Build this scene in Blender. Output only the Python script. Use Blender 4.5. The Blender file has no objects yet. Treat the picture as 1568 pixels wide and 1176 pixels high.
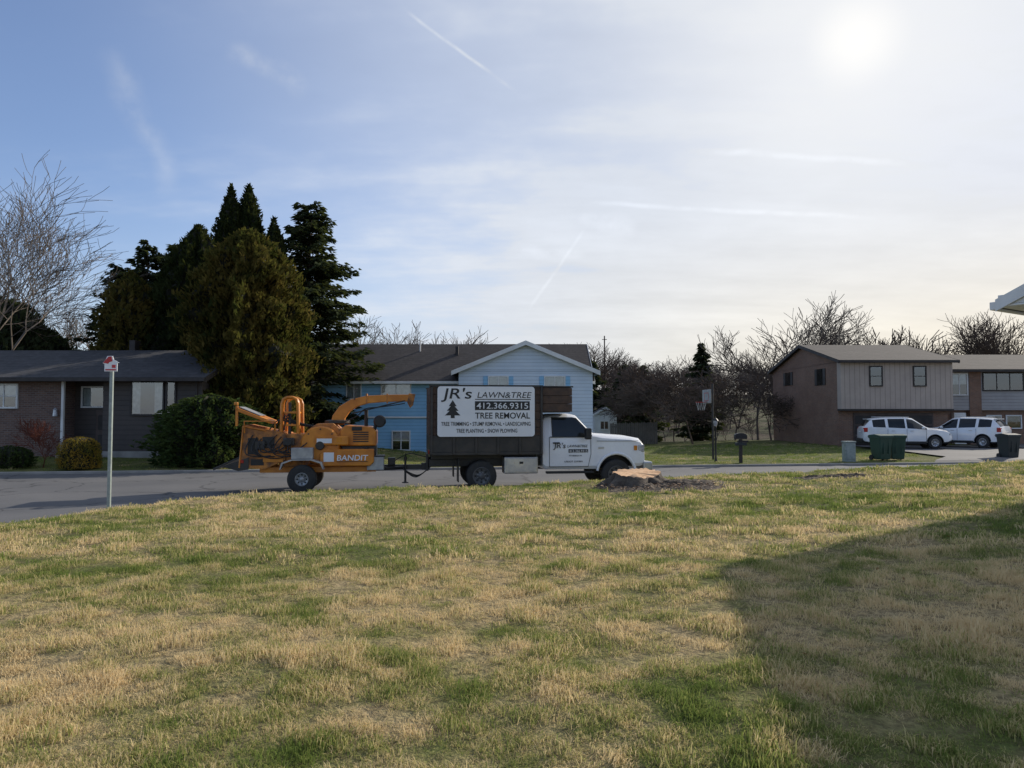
import bpy, bmesh, math, random
import numpy as np
from mathutils import Vector, noise, Matrix, Euler
random.seed(7); rng=np.random.default_rng(7)
F=1132.0
def PX(px,d): return (px-784)/F*d
def PZ(py,d): return 2.0+(636-py)/F*d
scene=bpy.context.scene
COL=scene.collection
# ------------------------------------------------------------------ node helper
class NT:
    def __init__(s,tree): s.t=tree; s.n=tree.nodes; s.l=tree.links
    def new(s,typ,**kw):
        n=s.n.new(typ)
        for k,v in kw.items(): setattr(n,k,v)
        return n
    def put(s,sock,v):
        if isinstance(v,bpy.types.NodeSocket): s.l.new(v,sock)
        elif v is not None:
            if isinstance(v,(tuple,list)) and len(v)==3 and sock.type=='RGBA': v=(*v,1)
            sock.default_value=v
    def math(s,op,a,b=None,c=None,clamp=False):
        n=s.new('ShaderNodeMath',operation=op); n.use_clamp=clamp
        s.put(n.inputs[0],a)
        if b is not None: s.put(n.inputs[1],b)
        if c is not None: s.put(n.inputs[2],c)
        return n.outputs[0]
    def vmath(s,op,a,b=None):
        n=s.new('ShaderNodeVectorMath',operation=op); s.put(n.inputs[0],a)
        if b is not None: s.put(n.inputs[1],b)
        return n.outputs['Value'] if op in('DOT_PRODUCT','LENGTH') else n.outputs[0]
    def noise(s,vec,scale,detail=4,rough=.55):
        n=s.new('ShaderNodeTexNoise'); s.put(n.inputs['Vector'],vec)
        n.inputs['Scale'].default_value=scale; n.inputs['Detail'].default_value=detail; n.inputs['Roughness'].default_value=rough
        return n.outputs[0]
    def mr(s,v,a,b,c=0.,d=1.,smooth=False):
        n=s.new('ShaderNodeMapRange'); n.clamp=True
        if smooth: n.interpolation_type='SMOOTHSTEP'
        s.put(n.inputs[0],v)
        for i,x in enumerate((a,b,c,d)): n.inputs[i+1].default_value=x
        return n.outputs[0]
    def mix(s,f,a,b,typ='MIX'):
        n=s.new('ShaderNodeMix',data_type='RGBA',blend_type=typ)
        s.put(n.inputs[0],f); s.put(n.inputs[6],a); s.put(n.inputs[7],b)
        return n.outputs[2]
    def bump(s,h,strength=.5,dist=.02):
        n=s.new('ShaderNodeBump'); s.put(n.inputs['Height'],h)
        n.inputs['Strength'].default_value=strength; n.inputs['Distance'].default_value=dist
        return n.outputs[0]
def newmat(name):
    m=bpy.data.materials.new(name); m.use_nodes=True
    t=NT(m.node_tree); b=m.node_tree.nodes['Principled BSDF']
    return m,t,b
def mat(name,c1,c2=None,scale=4,rough=.7,bump=0,bscale=30,bdist=.01,metal=0,coat=0,spec=.5):
    m,t,b=newmat(name)
    if c2 is None: c2=tuple(c*.75 for c in c1)
    tc=t.new('ShaderNodeTexCoord').outputs['Object']
    nz=t.noise(tc,scale,3); f=t.mr(nz,.35,.65)
    t.put(b.inputs['Base Color'],t.mix(f,c1,c2))
    r2=t.mr(nz,.3,.7,max(0,rough-.08),min(1,rough+.08)); t.put(b.inputs['Roughness'],r2)
    b.inputs['Metallic'].default_value=metal; b.inputs['Coat Weight'].default_value=coat
    b.inputs['Specular IOR Level'].default_value=spec
    if bump: t.put(b.inputs['Normal'],t.bump(t.noise(tc,bscale,3),bump,bdist))
    return m
def diffmat(name,c1,c2,scale=1):
    m,t,b=newmat(name)
    tc=t.new('ShaderNodeTexCoord').outputs['Object']
    d=t.new('ShaderNodeBsdfDiffuse'); t.put(d.inputs[0],t.mix(t.mr(t.noise(tc,scale,1),.35,.65),c1,c2))
    t.l.new(d.outputs[0],m.node_tree.nodes['Material Output'].inputs[0]); m.node_tree.nodes.remove(b)
    return m
def linemat(name,c1,c2,pitch=.2,rough=.7,line=.55,axis=2,bd=.02,wear=.0):
    m,t,b=newmat(name)
    tc=t.new('ShaderNodeTexCoord').outputs['Object']
    sp=t.new('ShaderNodeSeparateXYZ'); t.put(sp.inputs[0],tc)
    src=sp.outputs[axis] if axis!=3 else t.math('ADD',sp.outputs[0],sp.outputs[1])
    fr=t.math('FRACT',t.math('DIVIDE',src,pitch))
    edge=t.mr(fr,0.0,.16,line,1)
    base=t.mix(t.mr(t.noise(tc,1.3,5,.65),.35,.65),c1,c2)
    if wear:
        mp=t.new('ShaderNodeMapping'); t.put(mp.inputs[0],tc); mp.inputs['Scale'].default_value=(5,5,9)
        base=t.mix(t.mr(t.noise(mp.outputs[0],1.0,3,.7),.35,.65,0,wear),base,tuple(c*.35 for c in c1))
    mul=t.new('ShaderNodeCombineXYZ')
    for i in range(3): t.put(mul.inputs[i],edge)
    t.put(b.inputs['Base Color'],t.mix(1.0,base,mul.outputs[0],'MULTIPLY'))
    b.inputs['Roughness'].default_value=rough
    t.put(b.inputs['Normal'],t.bump(t.math('SUBTRACT',1.0,fr),.6,bd))
    return m
def brickm(name,c1,c2,mortar,w=.22,h=.075,ms=.012):
    m,t,b=newmat(name)
    tc=t.new('ShaderNodeTexCoord').outputs['Object']
    sp=t.new('ShaderNodeSeparateXYZ'); t.put(sp.inputs[0],tc)
    cb=t.new('ShaderNodeCombineXYZ'); t.put(cb.inputs[0],t.math('ADD',sp.outputs[0],sp.outputs[1])); t.put(cb.inputs[1],sp.outputs[2])
    br=t.new('ShaderNodeTexBrick'); t.put(br.inputs['Vector'],cb.outputs[0])
    br.inputs['Scale'].default_value=1; br.inputs['Brick Width'].default_value=w; br.inputs['Row Height'].default_value=h
    br.inputs['Mortar Size'].default_value=ms
    br.inputs['Color1'].default_value=(*c1,1); br.inputs['Color2'].default_value=(*c2,1); br.inputs['Mortar'].default_value=(*mortar,1)
    base=t.mix(t.mr(t.noise(tc,.9,5),.3,.7,0,.5),br.outputs['Color'],tuple(c*.5 for c in c1))
    t.put(b.inputs['Base Color'],base); b.inputs['Roughness'].default_value=.9
    t.put(b.inputs['Normal'],t.bump(t.math('SUBTRACT',1.,br.outputs['Fac']),.5,.01))
    return m
def thinleaf(m,t,b,col,trcol,trans):
    d=t.new('ShaderNodeBsdfDiffuse'); t.put(d.inputs[0],col)
    tr=t.new('ShaderNodeBsdfTranslucent'); t.put(tr.inputs[0],trcol)
    ms=t.new('ShaderNodeMixShader'); ms.inputs[0].default_value=trans
    t.l.new(d.outputs[0],ms.inputs[1]); t.l.new(tr.outputs[0],ms.inputs[2])
    t.l.new(ms.outputs[0],m.node_tree.nodes['Material Output'].inputs[0]); m.node_tree.nodes.remove(b)
def leafmat(name,c1,c2,trans=.25,nscale=.8):
    m,t,b=newmat(name)
    g=t.new('ShaderNodeNewGeometry')
    tc=t.new('ShaderNodeTexCoord').outputs['Object']
    f=t.math('ADD',t.math('MULTIPLY',g.outputs['Random Per Island'],.5),t.mr(t.noise(tc,nscale,1),.3,.7,-.1,.6),clamp=True)
    col=t.mix(f,c1,c2)
    thinleaf(m,t,b,col,t.mix(.3,col,(.25,.3,.05)),trans)
    return m
# ------------------------------------------------------------------ object helpers
def link(o,parent=None):
    COL.objects.link(o)
    if parent: o.parent=parent
    return o
def empty(name,loc=(0,0,0),rz=0):
    e=bpy.data.objects.new(name,None); e.location=loc; e.rotation_euler=(0,0,rz); e.empty_display_size=.3
    COL.objects.link(e); return e
def mesh(name,v,f,mats,parent=None,mi=None,smooth=False,loc=None,rz=0,angle=None,lnk=True):
    me=bpy.data.meshes.new(name); me.from_pydata([tuple(a) for a in v],[],f if isinstance(f,list) else f.tolist()); 
    for m in (mats if isinstance(mats,list) else [mats]): me.materials.append(m)
    if mi is not None: me.polygons.foreach_set('material_index',np.asarray(mi,dtype=np.int32))
    if smooth or angle:
        me.polygons.foreach_set('use_smooth',np.ones(len(me.polygons),dtype=bool))
        if angle: me.set_sharp_from_angle(angle=math.radians(angle))
    me.update()
    o=bpy.data.objects.new(name,me)
    if loc: o.location=loc
    o.rotation_euler=(0,0,rz)
    if lnk: link(o,parent)
    return o
def bev(o,w,seg=2):
    if w>0:
        m=o.modifiers.new('b','BEVEL'); m.width=w; m.segments=seg; m.limit_method='ANGLE'; m.angle_limit=.6
def box(parent,name,x0,x1,y0,y1,z0,z1,m,b=.008):
    v=[(x,y,z) for x in(x0,x1) for y in(y0,y1) for z in(z0,z1)]
    f=[(0,1,3,2),(4,6,7,5),(0,4,5,1),(2,3,7,6),(0,2,6,4),(1,5,7,3)]
    o=mesh(name,v,f,m,parent); bev(o,b); return o
def prism(parent,name,pts,y0,y1,m,b=.008):
    n=len(pts); a=sum(pts[i][0]*pts[(i+1)%n][1]-pts[(i+1)%n][0]*pts[i][1] for i in range(n))
    if a<0: pts=pts[::-1]
    v=[(x,y0,z) for x,z in pts]+[(x,y1,z) for x,z in pts]
    f=[tuple(range(n)),tuple(range(2*n-1,n-1,-1))]+[(i,i+n,(i+1)%n+n,(i+1)%n) for i in range(n)]
    o=mesh(name,v,f,m,parent); bev(o,b); return o
def recalc(o):
    bm=bmesh.new(); bm.from_mesh(o.data); bmesh.ops.recalc_face_normals(bm,faces=bm.faces); bm.to_mesh(o.data); bm.free()
def prismx(parent,name,pts,x0,x1,m,b=0.0):
    n=len(pts)
    v=[(x0,y,z) for y,z in pts]+[(x1,y,z) for y,z in pts]
    f=[tuple(range(n)),tuple(range(2*n-1,n-1,-1))]+[(i,i+n,(i+1)%n+n,(i+1)%n) for i in range(n)]
    o=mesh(name,v,f,m,parent); recalc(o); bev(o,b); return o
def lathe(parent,name,prof,m,loc,axis='y',n=28,mi=None,angle=35):
    v=[];f=[];mm=[]
    for r,h in prof:
        for k in range(n):
            a=2*math.pi*k/n; c,s=r*math.cos(a),r*math.sin(a)
            v.append((c,h,s) if axis=='y' else ((c,s,h) if axis=='z' else (h,c,s)))
    for i in range(len(prof)-1):
        for k in range(n):
            f.append((i*n+k,i*n+(k+1)%n,(i+1)*n+(k+1)%n,(i+1)*n+k)); mm.append(mi[i] if mi else 0)
    return mesh(name,v,f,m,parent,mi=mm,loc=loc,angle=angle)
def curve(parent,name,pts,r,m,cyc=False,typ='POLY',res=3):
    c=bpy.data.curves.new(name,'CURVE'); c.dimensions='3D'; c.bevel_depth=r; c.bevel_resolution=res; c.use_fill_caps=True
    sp=c.splines.new('POLY' if typ=='POLY' else 'NURBS'); sp.points.add(len(pts)-1)
    for p,q in zip(sp.points,pts): p.co=(*q,1)
    sp.use_cyclic_u=cyc
    if typ!='POLY': sp.order_u=3; sp.use_endpoint_u=True; c.resolution_u=6
    c.materials.append(m)
    o=bpy.data.objects.new(name,c); return link(o,parent)
def text(parent,name,s,x,z,y,size,m,width=None,bold=0,shear=0,align='CENTER',ext=.002):
    c=bpy.data.curves.new(name,'FONT'); c.body=s; c.size=size; c.align_x=align; c.offset=bold; c.shear=shear; c.extrude=ext
    c.materials.append(m)
    o=bpy.data.objects.new(name,c); link(o,parent)
    o.rotation_euler=(math.pi/2,0,0); o.location=(x,y,z)
    if width:
        bpy.context.view_layer.update(); w=o.dimensions.x
        if w>0: o.scale=(width/w,1,1)
    return o
def tubes(P0,P1,R0,R1,n=3):
    P0=np.array(P0);P1=np.array(P1);R0=np.array(R0);R1=np.array(R1)
    d=P1-P0; d/=np.linalg.norm(d,axis=1,keepdims=True)+1e-9
    a=np.cross(d,np.array([.31,.52,.8])); a/=np.linalg.norm(a,axis=1,keepdims=True)+1e-9
    b=np.cross(d,a); N=len(P0)
    V=np.zeros((N,2*n,3))
    for k in range(n):
        t=2*math.pi*k/n; o=a*math.cos(t)+b*math.sin(t)
        V[:,k]=P0+o*R0[:,None]; V[:,n+k]=P1+o*R1[:,None]
    base=(np.arange(N)*2*n)[:,None]
    Fc=np.concatenate([base+np.array([k,(k+1)%n,n+(k+1)%n,n+k]) for k in range(n)],0)
    return V.reshape(-1,3),Fc
# ------------------------------------------------------------------ materials
M={}
M['white']=mat('paint_white',(.80,.81,.82),(.75,.76,.78),2,.28,coat=.5)
M['suvwhite']=mat('car_paint_white',(.80,.81,.82),(.76,.77,.79),2,.2,coat=.8)
M['trim']=mat('trim_white',(.75,.75,.73),(.65,.65,.63),2,.55)
M['black']=mat('black_plastic',(.012,.012,.013),(.02,.02,.02),5,.5)
M['blacksteel']=mat('black_steel',(.018,.018,.019),(.05,.042,.035),3,.45,bump=.2,bscale=12)
M['rubber']=mat('tyre_rubber',(.022,.022,.022),(.045,.042,.038),6,.85)
M['glassv']=mat('vehicle_glass',(.012,.015,.017),(.016,.02,.022),2,.05)
M['orange']=mat('orange_paint',(.70,.25,.02),(.50,.16,.015),3,.38,bump=.1,bscale=20)
M['orange2']=mat('worn_orange_paint',(.62,.23,.035),(.16,.075,.035),5,.6,bump=.2,bscale=20)
M['grey']=mat('grey_steel',(.42,.43,.43),(.30,.30,.30),5,.4,metal=.4)
M['alu']=mat('aluminium',(.55,.55,.55),(.42,.42,.42),5,.35,metal=.8)
M['rim']=mat('wheel_rim',(.16,.16,.165),(.09,.09,.09),5,.5,metal=.3)
M['wood']=mat('stained_planks',(.055,.034,.025),(.10,.062,.042),6,.75,bump=.4,bscale=25)
M['red']=mat('tail_lamp_red',(.5,.01,.01),(.35,.01,.01),3,.2)
M['amber']=mat('lamp_amber',(.7,.25,.02),None,3,.2)
M['lamp']=mat('headlamp',(.55,.57,.6),(.3,.3,.32),10,.1,coat=1)
M['ink']=mat('sign_ink',(.015,.015,.015),(.02,.02,.02),4,.5)
M['signw']=mat('sign_panel_white',(.80,.81,.82),(.76,.77,.78),3,.4)
M['bin']=mat('bin_plastic_green',(.015,.05,.035),(.022,.065,.045),3,.5)
M['bin2']=mat('bin_plastic_dark',(.02,.03,.03),(.03,.035,.035),3,.5)
M['conc']=mat('concrete',(.34,.32,.29),(.24,.23,.21),1.5,.9,bump=.3,bscale=60)
M['post']=mat('post_paint',(.33,.38,.36),(.24,.28,.26),8,.5)
M['bark']=mat('bark',(.10,.08,.06),(.055,.042,.032),6,.95,bump=.6,bscale=20,bdist=.03)
M['twig']=diffmat('twigs',(.125,.095,.078),(.08,.062,.05))
M['twigl']=diffmat('twigs_pale',(.17,.145,.125),(.11,.095,.08))
M['twigd']=diffmat('twigs_distant',(.14,.11,.092),(.09,.072,.06),.05)
M['twigr']=diffmat('twigs_red',(.14,.05,.035),(.09,.04,.03))
M['arb']=leafmat('arborvitae_foliage',(.022,.034,.012),(.14,.10,.028))
M['arbd']=leafmat('arborvitae_dark_foliage',(.012,.020,.009),(.036,.042,.016),.15)
M['pine']=leafmat('conifer_needles',(.018,.029,.018),(.060,.072,.038),.2)
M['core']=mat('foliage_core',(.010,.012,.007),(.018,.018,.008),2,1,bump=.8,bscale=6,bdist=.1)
M['rhodo']=leafmat('broad_leaves',(.018,.036,.014),(.07,.10,.032),.2)
M['box']=leafmat('golden_shrub_leaves',(.10,.11,.02),(.45,.27,.05),.35,2)
M['leaf']=leafmat('dead_leaves',(.16,.08,.035),(.30,.17,.08),.2,2)
M['curtain']=mat('curtain',(.62,.62,.6),(.45,.45,.44),6,.9)
M['dark']=mat('dark_interior',(.015,.015,.017),(.03,.03,.03),1,.9)
M['bluew']=linemat('blue_siding',(.29,.55,.76),(.25,.49,.71),.2)
M['whitew']=linemat('pale_siding',(.66,.74,.82),(.60,.69,.78),.2)
M['nearw']=linemat('white_siding',(.72,.74,.76),(.66,.68,.7),.15)
M['tanw']=linemat('taupe_vertical_siding',(.46,.375,.31),(.40,.325,.27),.3,axis=0,line=.5)
M['greyw']=linemat('grey_siding',(.38,.36,.345),(.32,.30,.29),.2)
M['brownw']=linemat('dark_siding',(.075,.060,.052),(.058,.048,.043),.2)
M['brickd']=brickm('brown_brick',(.21,.12,.09),(.11,.065,.055),(.20,.175,.155))
M['bricko']=brickm('red_brown_brick',(.29,.15,.09),(.20,.105,.07),(.24,.195,.16))
M['stone']=brickm('chimney_stone',(.5,.48,.46),(.38,.36,.34),(.5,.48,.46),.4,.2)
M['roofd']=linemat('shingles_dark',(.075,.075,.08),(.045,.045,.05),.14,.95,.6,axis=2,wear=.7)
M['roofb']=linemat('shingles_brown',(.075,.064,.06),(.048,.042,.041),.14,.95,.6,axis=2,wear=.7)
M['fascia']=mat('dark_fascia',(.035,.028,.025),None,3,.6)
M['door']=mat('garage_door_brown',(.09,.06,.05),None,3,.6)
M['fence']=linemat('weathered_fence',(.17,.14,.12),(.12,.10,.09),.14,.9,.35,axis=3)
M['cut']=mat('cut_wood',(.78,.50,.28),(.60,.35,.18),9,.85,bump=.4,bscale=40)
M['chip']=mat('chips_weathered',(.34,.22,.13),(.16,.10,.06),9,.95)
M['soil']=mat('soil',(.05,.037,.027),(.12,.09,.062),7,1,bump=1,bscale=18,bdist=.05)
# window glass
m,t,b=newmat('window_glass'); M['glass']=m
gl=t.new('ShaderNodeBsdfGlossy'); gl.inputs['Roughness'].default_value=.03; gl.inputs[0].default_value=(.9,.93,1,1)
tp=t.new('ShaderNodeBsdfTransparent'); tp.inputs[0].default_value=(.75,.8,.8,1)
fr=t.new('ShaderNodeFresnel'); fr.inputs[0].default_value=1.5
nzb=t.bump(t.noise(t.new('ShaderNodeTexCoord').outputs['Object'],1.2,2),.15,.02); t.l.new(nzb,gl.inputs['Normal'])
ms=t.new('ShaderNodeMixShader'); t.put(ms.inputs[0],t.math('ADD',fr.outputs[0],.12,clamp=True))
t.l.new(tp.outputs[0],ms.inputs[1]); t.l.new(gl.outputs[0],ms.inputs[2]); t.l.new(ms.outputs[0],m.node_tree.nodes['Material Output'].inputs[0])
# grass: the tan/green mix is an attribute of the lawn (same function for soil sheet and tufts)
def tanf(x,y):
    x=np.asarray(x,float).ravel(); y=np.asarray(y,float).ravel()
    n=np.array([(.52*noise.noise((a*.40,b_*.45,7.3))+.55*noise.noise((a*1.5,b_*1.9,11.1))+.50*noise.noise((a*4.2,b_*5.0,2.7))+.35*noise.noise((a*9,b_*10,5.7))) if (abs(a)<40 and 0<b_<60) else 0. for a,b_ in zip(x,y)])
    return .62+n+np.interp(y,[3,8,18],[.12,.02,-.20])+np.interp(x,[-1,7],[.02,-.10])+np.interp(y,[24,26],[0,-.28])
m,t,b=newmat('grass_blades'); M['blade']=m
at=t.new('ShaderNodeAttribute',attribute_type='INSTANCER',attribute_name='tan')
ri=t.new('ShaderNodeNewGeometry').outputs['Random Per Island']; ro=t.new('ShaderNodeObjectInfo').outputs['Random']
f=t.math('ADD',at.outputs['Fac'],t.math('MULTIPLY',t.math('SUBTRACT',ri,.5),.60)); f=t.math('ADD',f,t.math('MULTIPLY',t.math('SUBTRACT',ro,.5),.35)); f=t.mr(f,.1,.9)
cr=t.new('ShaderNodeValToRGB'); t.put(cr.inputs[0],f)
e=cr.color_ramp.elements; e[0].position=0; e[0].color=(.17,.225,.055,1); e[1].position=1; e[1].color=(.74,.59,.34,1)
q=e.new(.38); q.color=(.33,.345,.11,1); q=e.new(.68); q.color=(.58,.485,.235,1)
thinleaf(m,t,b,cr.outputs[0],cr.outputs[0],.38)
m,t,b=newmat('lawn_ground'); M['ground']=m
at=t.new('ShaderNodeAttribute',attribute_name='tan'); pos=t.new('ShaderNodeNewGeometry').outputs['Position']
col=t.mix(t.mr(at.outputs['Fac'],.15,.85),(.14,.165,.05),(.42,.325,.175))
fine=t.noise(pos,16,4,.7); col=t.mix(t.mr(fine,.38,.62,0,.7),col,(.08,.065,.035))
sp=t.new('ShaderNodeSeparateXYZ'); t.put(sp.inputs[0],pos)
woods=t.mr(sp.outputs[1],52,64); col=t.mix(woods,col,t.mix(t.mr(t.noise(pos,.2,3),.4,.6),(.075,.06,.045),(.08,.085,.045)))
t.put(b.inputs['Base Color'],col); b.inputs['Roughness'].default_value=1; b.inputs['Specular IOR Level'].default_value=.1
t.put(b.inputs['Normal'],t.bump(fine,.9,.05))
# asphalt
m,t,b=newmat('asphalt'); M['asph']=m
pos=t.new('ShaderNodeNewGeometry').outputs['Position']
c=t.mix(t.mr(t.noise(pos,.35,5),.35,.65),(.105,.105,.107),(.145,.142,.14))
c=t.mix(t.mr(t.noise(pos,60,2),.4,.7,0,.45),c,(.05,.05,.05))
vo=t.new('ShaderNodeTexVoronoi',feature='DISTANCE_TO_EDGE'); vo.inputs['Scale'].default_value=.3
w=t.new('ShaderNodeVectorMath',operation='ADD'); t.put(w.inputs[0],pos)
nn=t.new('ShaderNodeTexNoise'); t.put(nn.inputs['Vector'],pos); nn.inputs['Scale'].default_value=1.2; nn.inputs['Detail'].default_value=4; t.l.new(nn.outputs['Color'],w.inputs[1]); t.l.new(w.outputs[0],vo.inputs['Vector'])
c=t.mix(t.mr(vo.outputs['Distance'],.0,.016,.85,0),c,(.025,.025,.025))
t.put(b.inputs['Base Color'],c); b.inputs['Roughness'].default_value=.85
# ------------------------------------------------------------------ terrain
EX=np.array([-60,-13.2,-12.4,-11.6,-11.0,-10.2,-9.2,-8.3,-7.2,-5.8,-3,0,10,40,90,300],float)
EY=np.array([-200,-60,-3,5,8.5,10.8,13.1,15.1,16.9,18.15,18.75,19.1,20.6,25.0,32,62],float)
def Ye(x): return np.interp(x,EX,EY)
def Yf(x): return 27.6+.15*np.asarray(x,float)
def sstep(t): t=np.clip(t,0,1); return t*t*(3-2*t)
def H(x,y):
    x=np.asarray(x,float); y=np.asarray(y,float)
    sl=(Ye(x+.3)-Ye(x-.3))/.6
    d=(Ye(x)-y)/np.sqrt(1+np.minimum(sl,8)**2)
    W=np.interp(x,[-12,-3,2,8],[5.0,3.2,2.2,2.4])
    plat=.42+.033*np.clip(x,0,14)
    near=-.04+.10*sstep(d/.45)+(plat-.06)*sstep((d-.1)/W)+ (.02*np.sin(x*1.3+y*.7)*np.cos(y*1.1-x*.5)+.013*np.sin(2.9*x+1.1*y)*np.sin(2.3*y-1.7*x+1)+.008*np.sin(4.3*x-2.1*y)*np.sin(3.9*y+2.2*x))*sstep(d/3)
    df=(y-Yf(x))
    left=np.interp(x,[-60,-14,-8,-3,6,16,60],[.5,.42,.1,-.35,-.15,.12,.12])
    far=-.04+.14*sstep(df/.5)+(left-.06)*sstep((df-.5)/8)
    back=np.interp(y,[55,90,130,220,400,1500],[0,-3.0,-1.5,6,14,20])
    back=back+1.2*np.sin(x*.03+1)*sstep((y-70)/60)
    far=far+np.where(y>55,back,0)
    z=np.where(d>0,near,np.where(df>0,far,-.06))
    return z
def axis(parts):
    out=[]
    for a,b_,s in parts: out+=list(np.arange(a,b_,s))
    return np.array(out)
xs=axis([(-1500,-200,100),(-200,-60,10),(-60,-22,2),(-22,-8,.35),(-8,8,.2),(8,32,.35),(32,60,2),(60,200,10),(200,1501,100)])
ys=axis([(-300,-20,20),(-20,0,2),(0,20,.2),(20,34,.35),(34,60,1),(60,140,5),(140,400,20),(400,2001,100)])
X,Y=np.meshgrid(xs,ys); Z=H(X,Y)
nx,ny=len(xs),len(ys)
V=np.stack([X,Y,Z],-1).reshape(-1,3)
i=np.arange(nx-1)[None,:]; j=np.arange(ny-1)[:,None]; a=(j*nx+i).reshape(-1)
FF=np.stack([a,a+1,a+nx+1,a+nx],1)
go_=mesh('ground',V.tolist(),FF,M['ground'],smooth=True)
at=go_.data.attributes.new('tan','FLOAT','POINT'); at.data.foreach_set('value',tanf(X,Y).astype(np.float32))
rx=np.concatenate([np.arange(-60,-13,2.0),np.arange(-13,14,.25),np.arange(14,301,4.0)])
v=[];f=[]
for k,x in enumerate(rx):
    y0=max(float(Ye(x)),-60); y1=float(Yf(x))
    for q in range(7): v.append((x,y0+(y1-y0)*q/6,0.004))
    if k:
        for q in range(6): b0=(k-1)*7+q; f.append((b0,b0+7,b0+8,b0+1))
mesh('road',v,f,M['asph'])
v=[];f=[]
kx=np.arange(-60,120,1.0)
for k,x in enumerate(kx):
    y=float(Yf(x)); prof=[(y-.02,0.0),(y-.02,.07),(y+.0,.09),(y+.14,.09),(y+.14,-.05)]
    for p in prof: v.append((x,p[0],p[1]))
    if k:
        for q in range(4): b0=(k-1)*5+q; f.append((b0,b0+5,b0+6,b0+1))
mesh('kerb',v,f,M['conc'])
def strip(name,pts,m,off=.02):
    v=[];f=[]
    n=8
    rows=[]
    for a_,b_ in zip(pts[:-1],pts[1:]):
        for s in range(10): rows.append([p+(q-p)*s/10 for p,q in zip(a_,b_)])
    rows.append(pts[-1])
    for k,(xl,yl,xr,yr) in enumerate(rows):
        for q in range(n+1):
            x=xl+(xr-xl)*q/n; y=yl+(yr-yl)*q/n; v.append((x,y,float(H(x,y))+off))
        if k:
            for q in range(n): b0=(k-1)*(n+1)+q; f.append((b0,b0+1,b0+n+2,b0+n+1))
    return mesh(name,v,f,m)
strip('driveway',[(17.0,30.0,30,32.0),(19.3,33,28,34),(20,44,27,44)],M['asph'],.07)
strip('driveway',[(27.9,33.5,40,35.5),(28,40,40,41),(28.2,46,40,46)],M['asph'],.075)
# ------------------------------------------------------------------ instancing
def make_instancer(name,pts,rots,scl,idx,objs,tan=None):
    c=bpy.data.collections.new(name+'_sources')
    for o in objs: c.objects.link(o)
    me=bpy.data.meshes.new(name); me.vertices.add(len(pts)); me.vertices.foreach_set('co',np.asarray(pts,dtype=np.float32).ravel())
    a=me.attributes.new('rot','FLOAT_VECTOR','POINT'); a.data.foreach_set('vector',np.asarray(rots,dtype=np.float32).ravel())
    a=me.attributes.new('scl','FLOAT_VECTOR','POINT'); a.data.foreach_set('vector',np.asarray(scl,dtype=np.float32).ravel())
    a=me.attributes.new('idx','INT','POINT'); a.data.foreach_set('value',np.asarray(idx,dtype=np.int32))
    if tan is not None: a=me.attributes.new('tan','FLOAT','POINT'); a.data.foreach_set('value',np.asarray(tan,dtype=np.float32))
    o=bpy.data.objects.new(name,me); link(o)
    g=bpy.data.node_groups.new(name,'GeometryNodeTree')
    g.interface.new_socket('Geometry',in_out='INPUT',socket_type='NodeSocketGeometry'); g.interface.new_socket('Geometry',in_out='OUTPUT',socket_type='NodeSocketGeometry')
    N=g.nodes; L=g.links
    gi=N.new('NodeGroupInput'); go=N.new('NodeGroupOutput'); ip=N.new('GeometryNodeInstanceOnPoints')
    ci=N.new('GeometryNodeCollectionInfo'); ci.inputs['Collection'].default_value=c; ci.inputs['Separate Children'].default_value=True; ci.inputs['Reset Children'].default_value=True
    def na(nm,ty):
        n=N.new('GeometryNodeInputNamedAttribute'); n.data_type=ty; n.inputs['Name'].default_value=nm
        return [s for s in n.outputs if s.enabled and s.name=='Attribute'][0]
    L.new(gi.outputs[0],ip.inputs['Points']); L.new(ci.outputs[0],ip.inputs['Instance']); ip.inputs['Pick Instance'].default_value=True
    L.new(na('idx','INT'),ip.inputs['Instance Index']); L.new(na('rot','FLOAT_VECTOR'),ip.inputs['Rotation']); L.new(na('scl','FLOAT_VECTOR'),ip.inputs['Scale'])
    L.new(ip.outputs[0],go.inputs[0])
    md=o.modifiers.new('scatter','NODES'); md.node_group=g
    return o
def tuft(k,nb,rad,hmin,hmax,w,lean):
    v=[];f=[]
    comb=random.uniform(0,6.28)
    for _ in range(nb):
        r=rad*math.sqrt(random.random()); a=random.uniform(0,6.283); x,y=r*math.cos(a),r*math.sin(a)
        h=random.uniform(hmin,hmax); la=random.choice((a,comb,comb))+random.uniform(-1.1,1.1); le=random.uniform(.25,lean)*h
        fa=random.uniform(0,3.14); wx,wy=math.cos(fa)*w/2,math.sin(fa)*w/2
        dx,dy=math.cos(la)*le,math.sin(la)*le
        b0=len(v)
        v+=[(x-wx,y-wy,-.008),(x+wx,y+wy,-.008),(x+dx*.4+wx*.8,y+dy*.4+wy*.8,h*.6),(x+dx*.4-wx*.8,y+dy*.4-wy*.8,h*.6),(x+dx,y+dy,h*random.uniform(.45,1))]
        f+=[(b0,b0+1,b0+2,b0+3),(b0+3,b0+2,b0+4)]
    return mesh('grass_tuft_%02d'%k,v,f,M['blade'],lnk=False)
tufts=[tuft(k,34,.072,.010,.026,.0036,2.2) for k in range(6)]+[tuft(6+k,30,.078,.013,.036,.0042,1.9) for k in range(4)]+[tuft(10+k,26,.11,.013,.030,.009,2.0) for k in range(4)]
def scat(x0f,x1f,y0,y1,dens):
    xm=max(abs(x0f(y1)),abs(x1f(y1)),abs(x0f(y0)))+.1; n=int(2*xm*(y1-y0)*dens)
    x=rng.uniform(-xm,xm,n); y=rng.uniform(y0,y1,n); k=(x>x0f(y))&(x<x1f(y))
    return x[k],y[k]
P=[];R=[];SC=[];ID=[]
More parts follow.
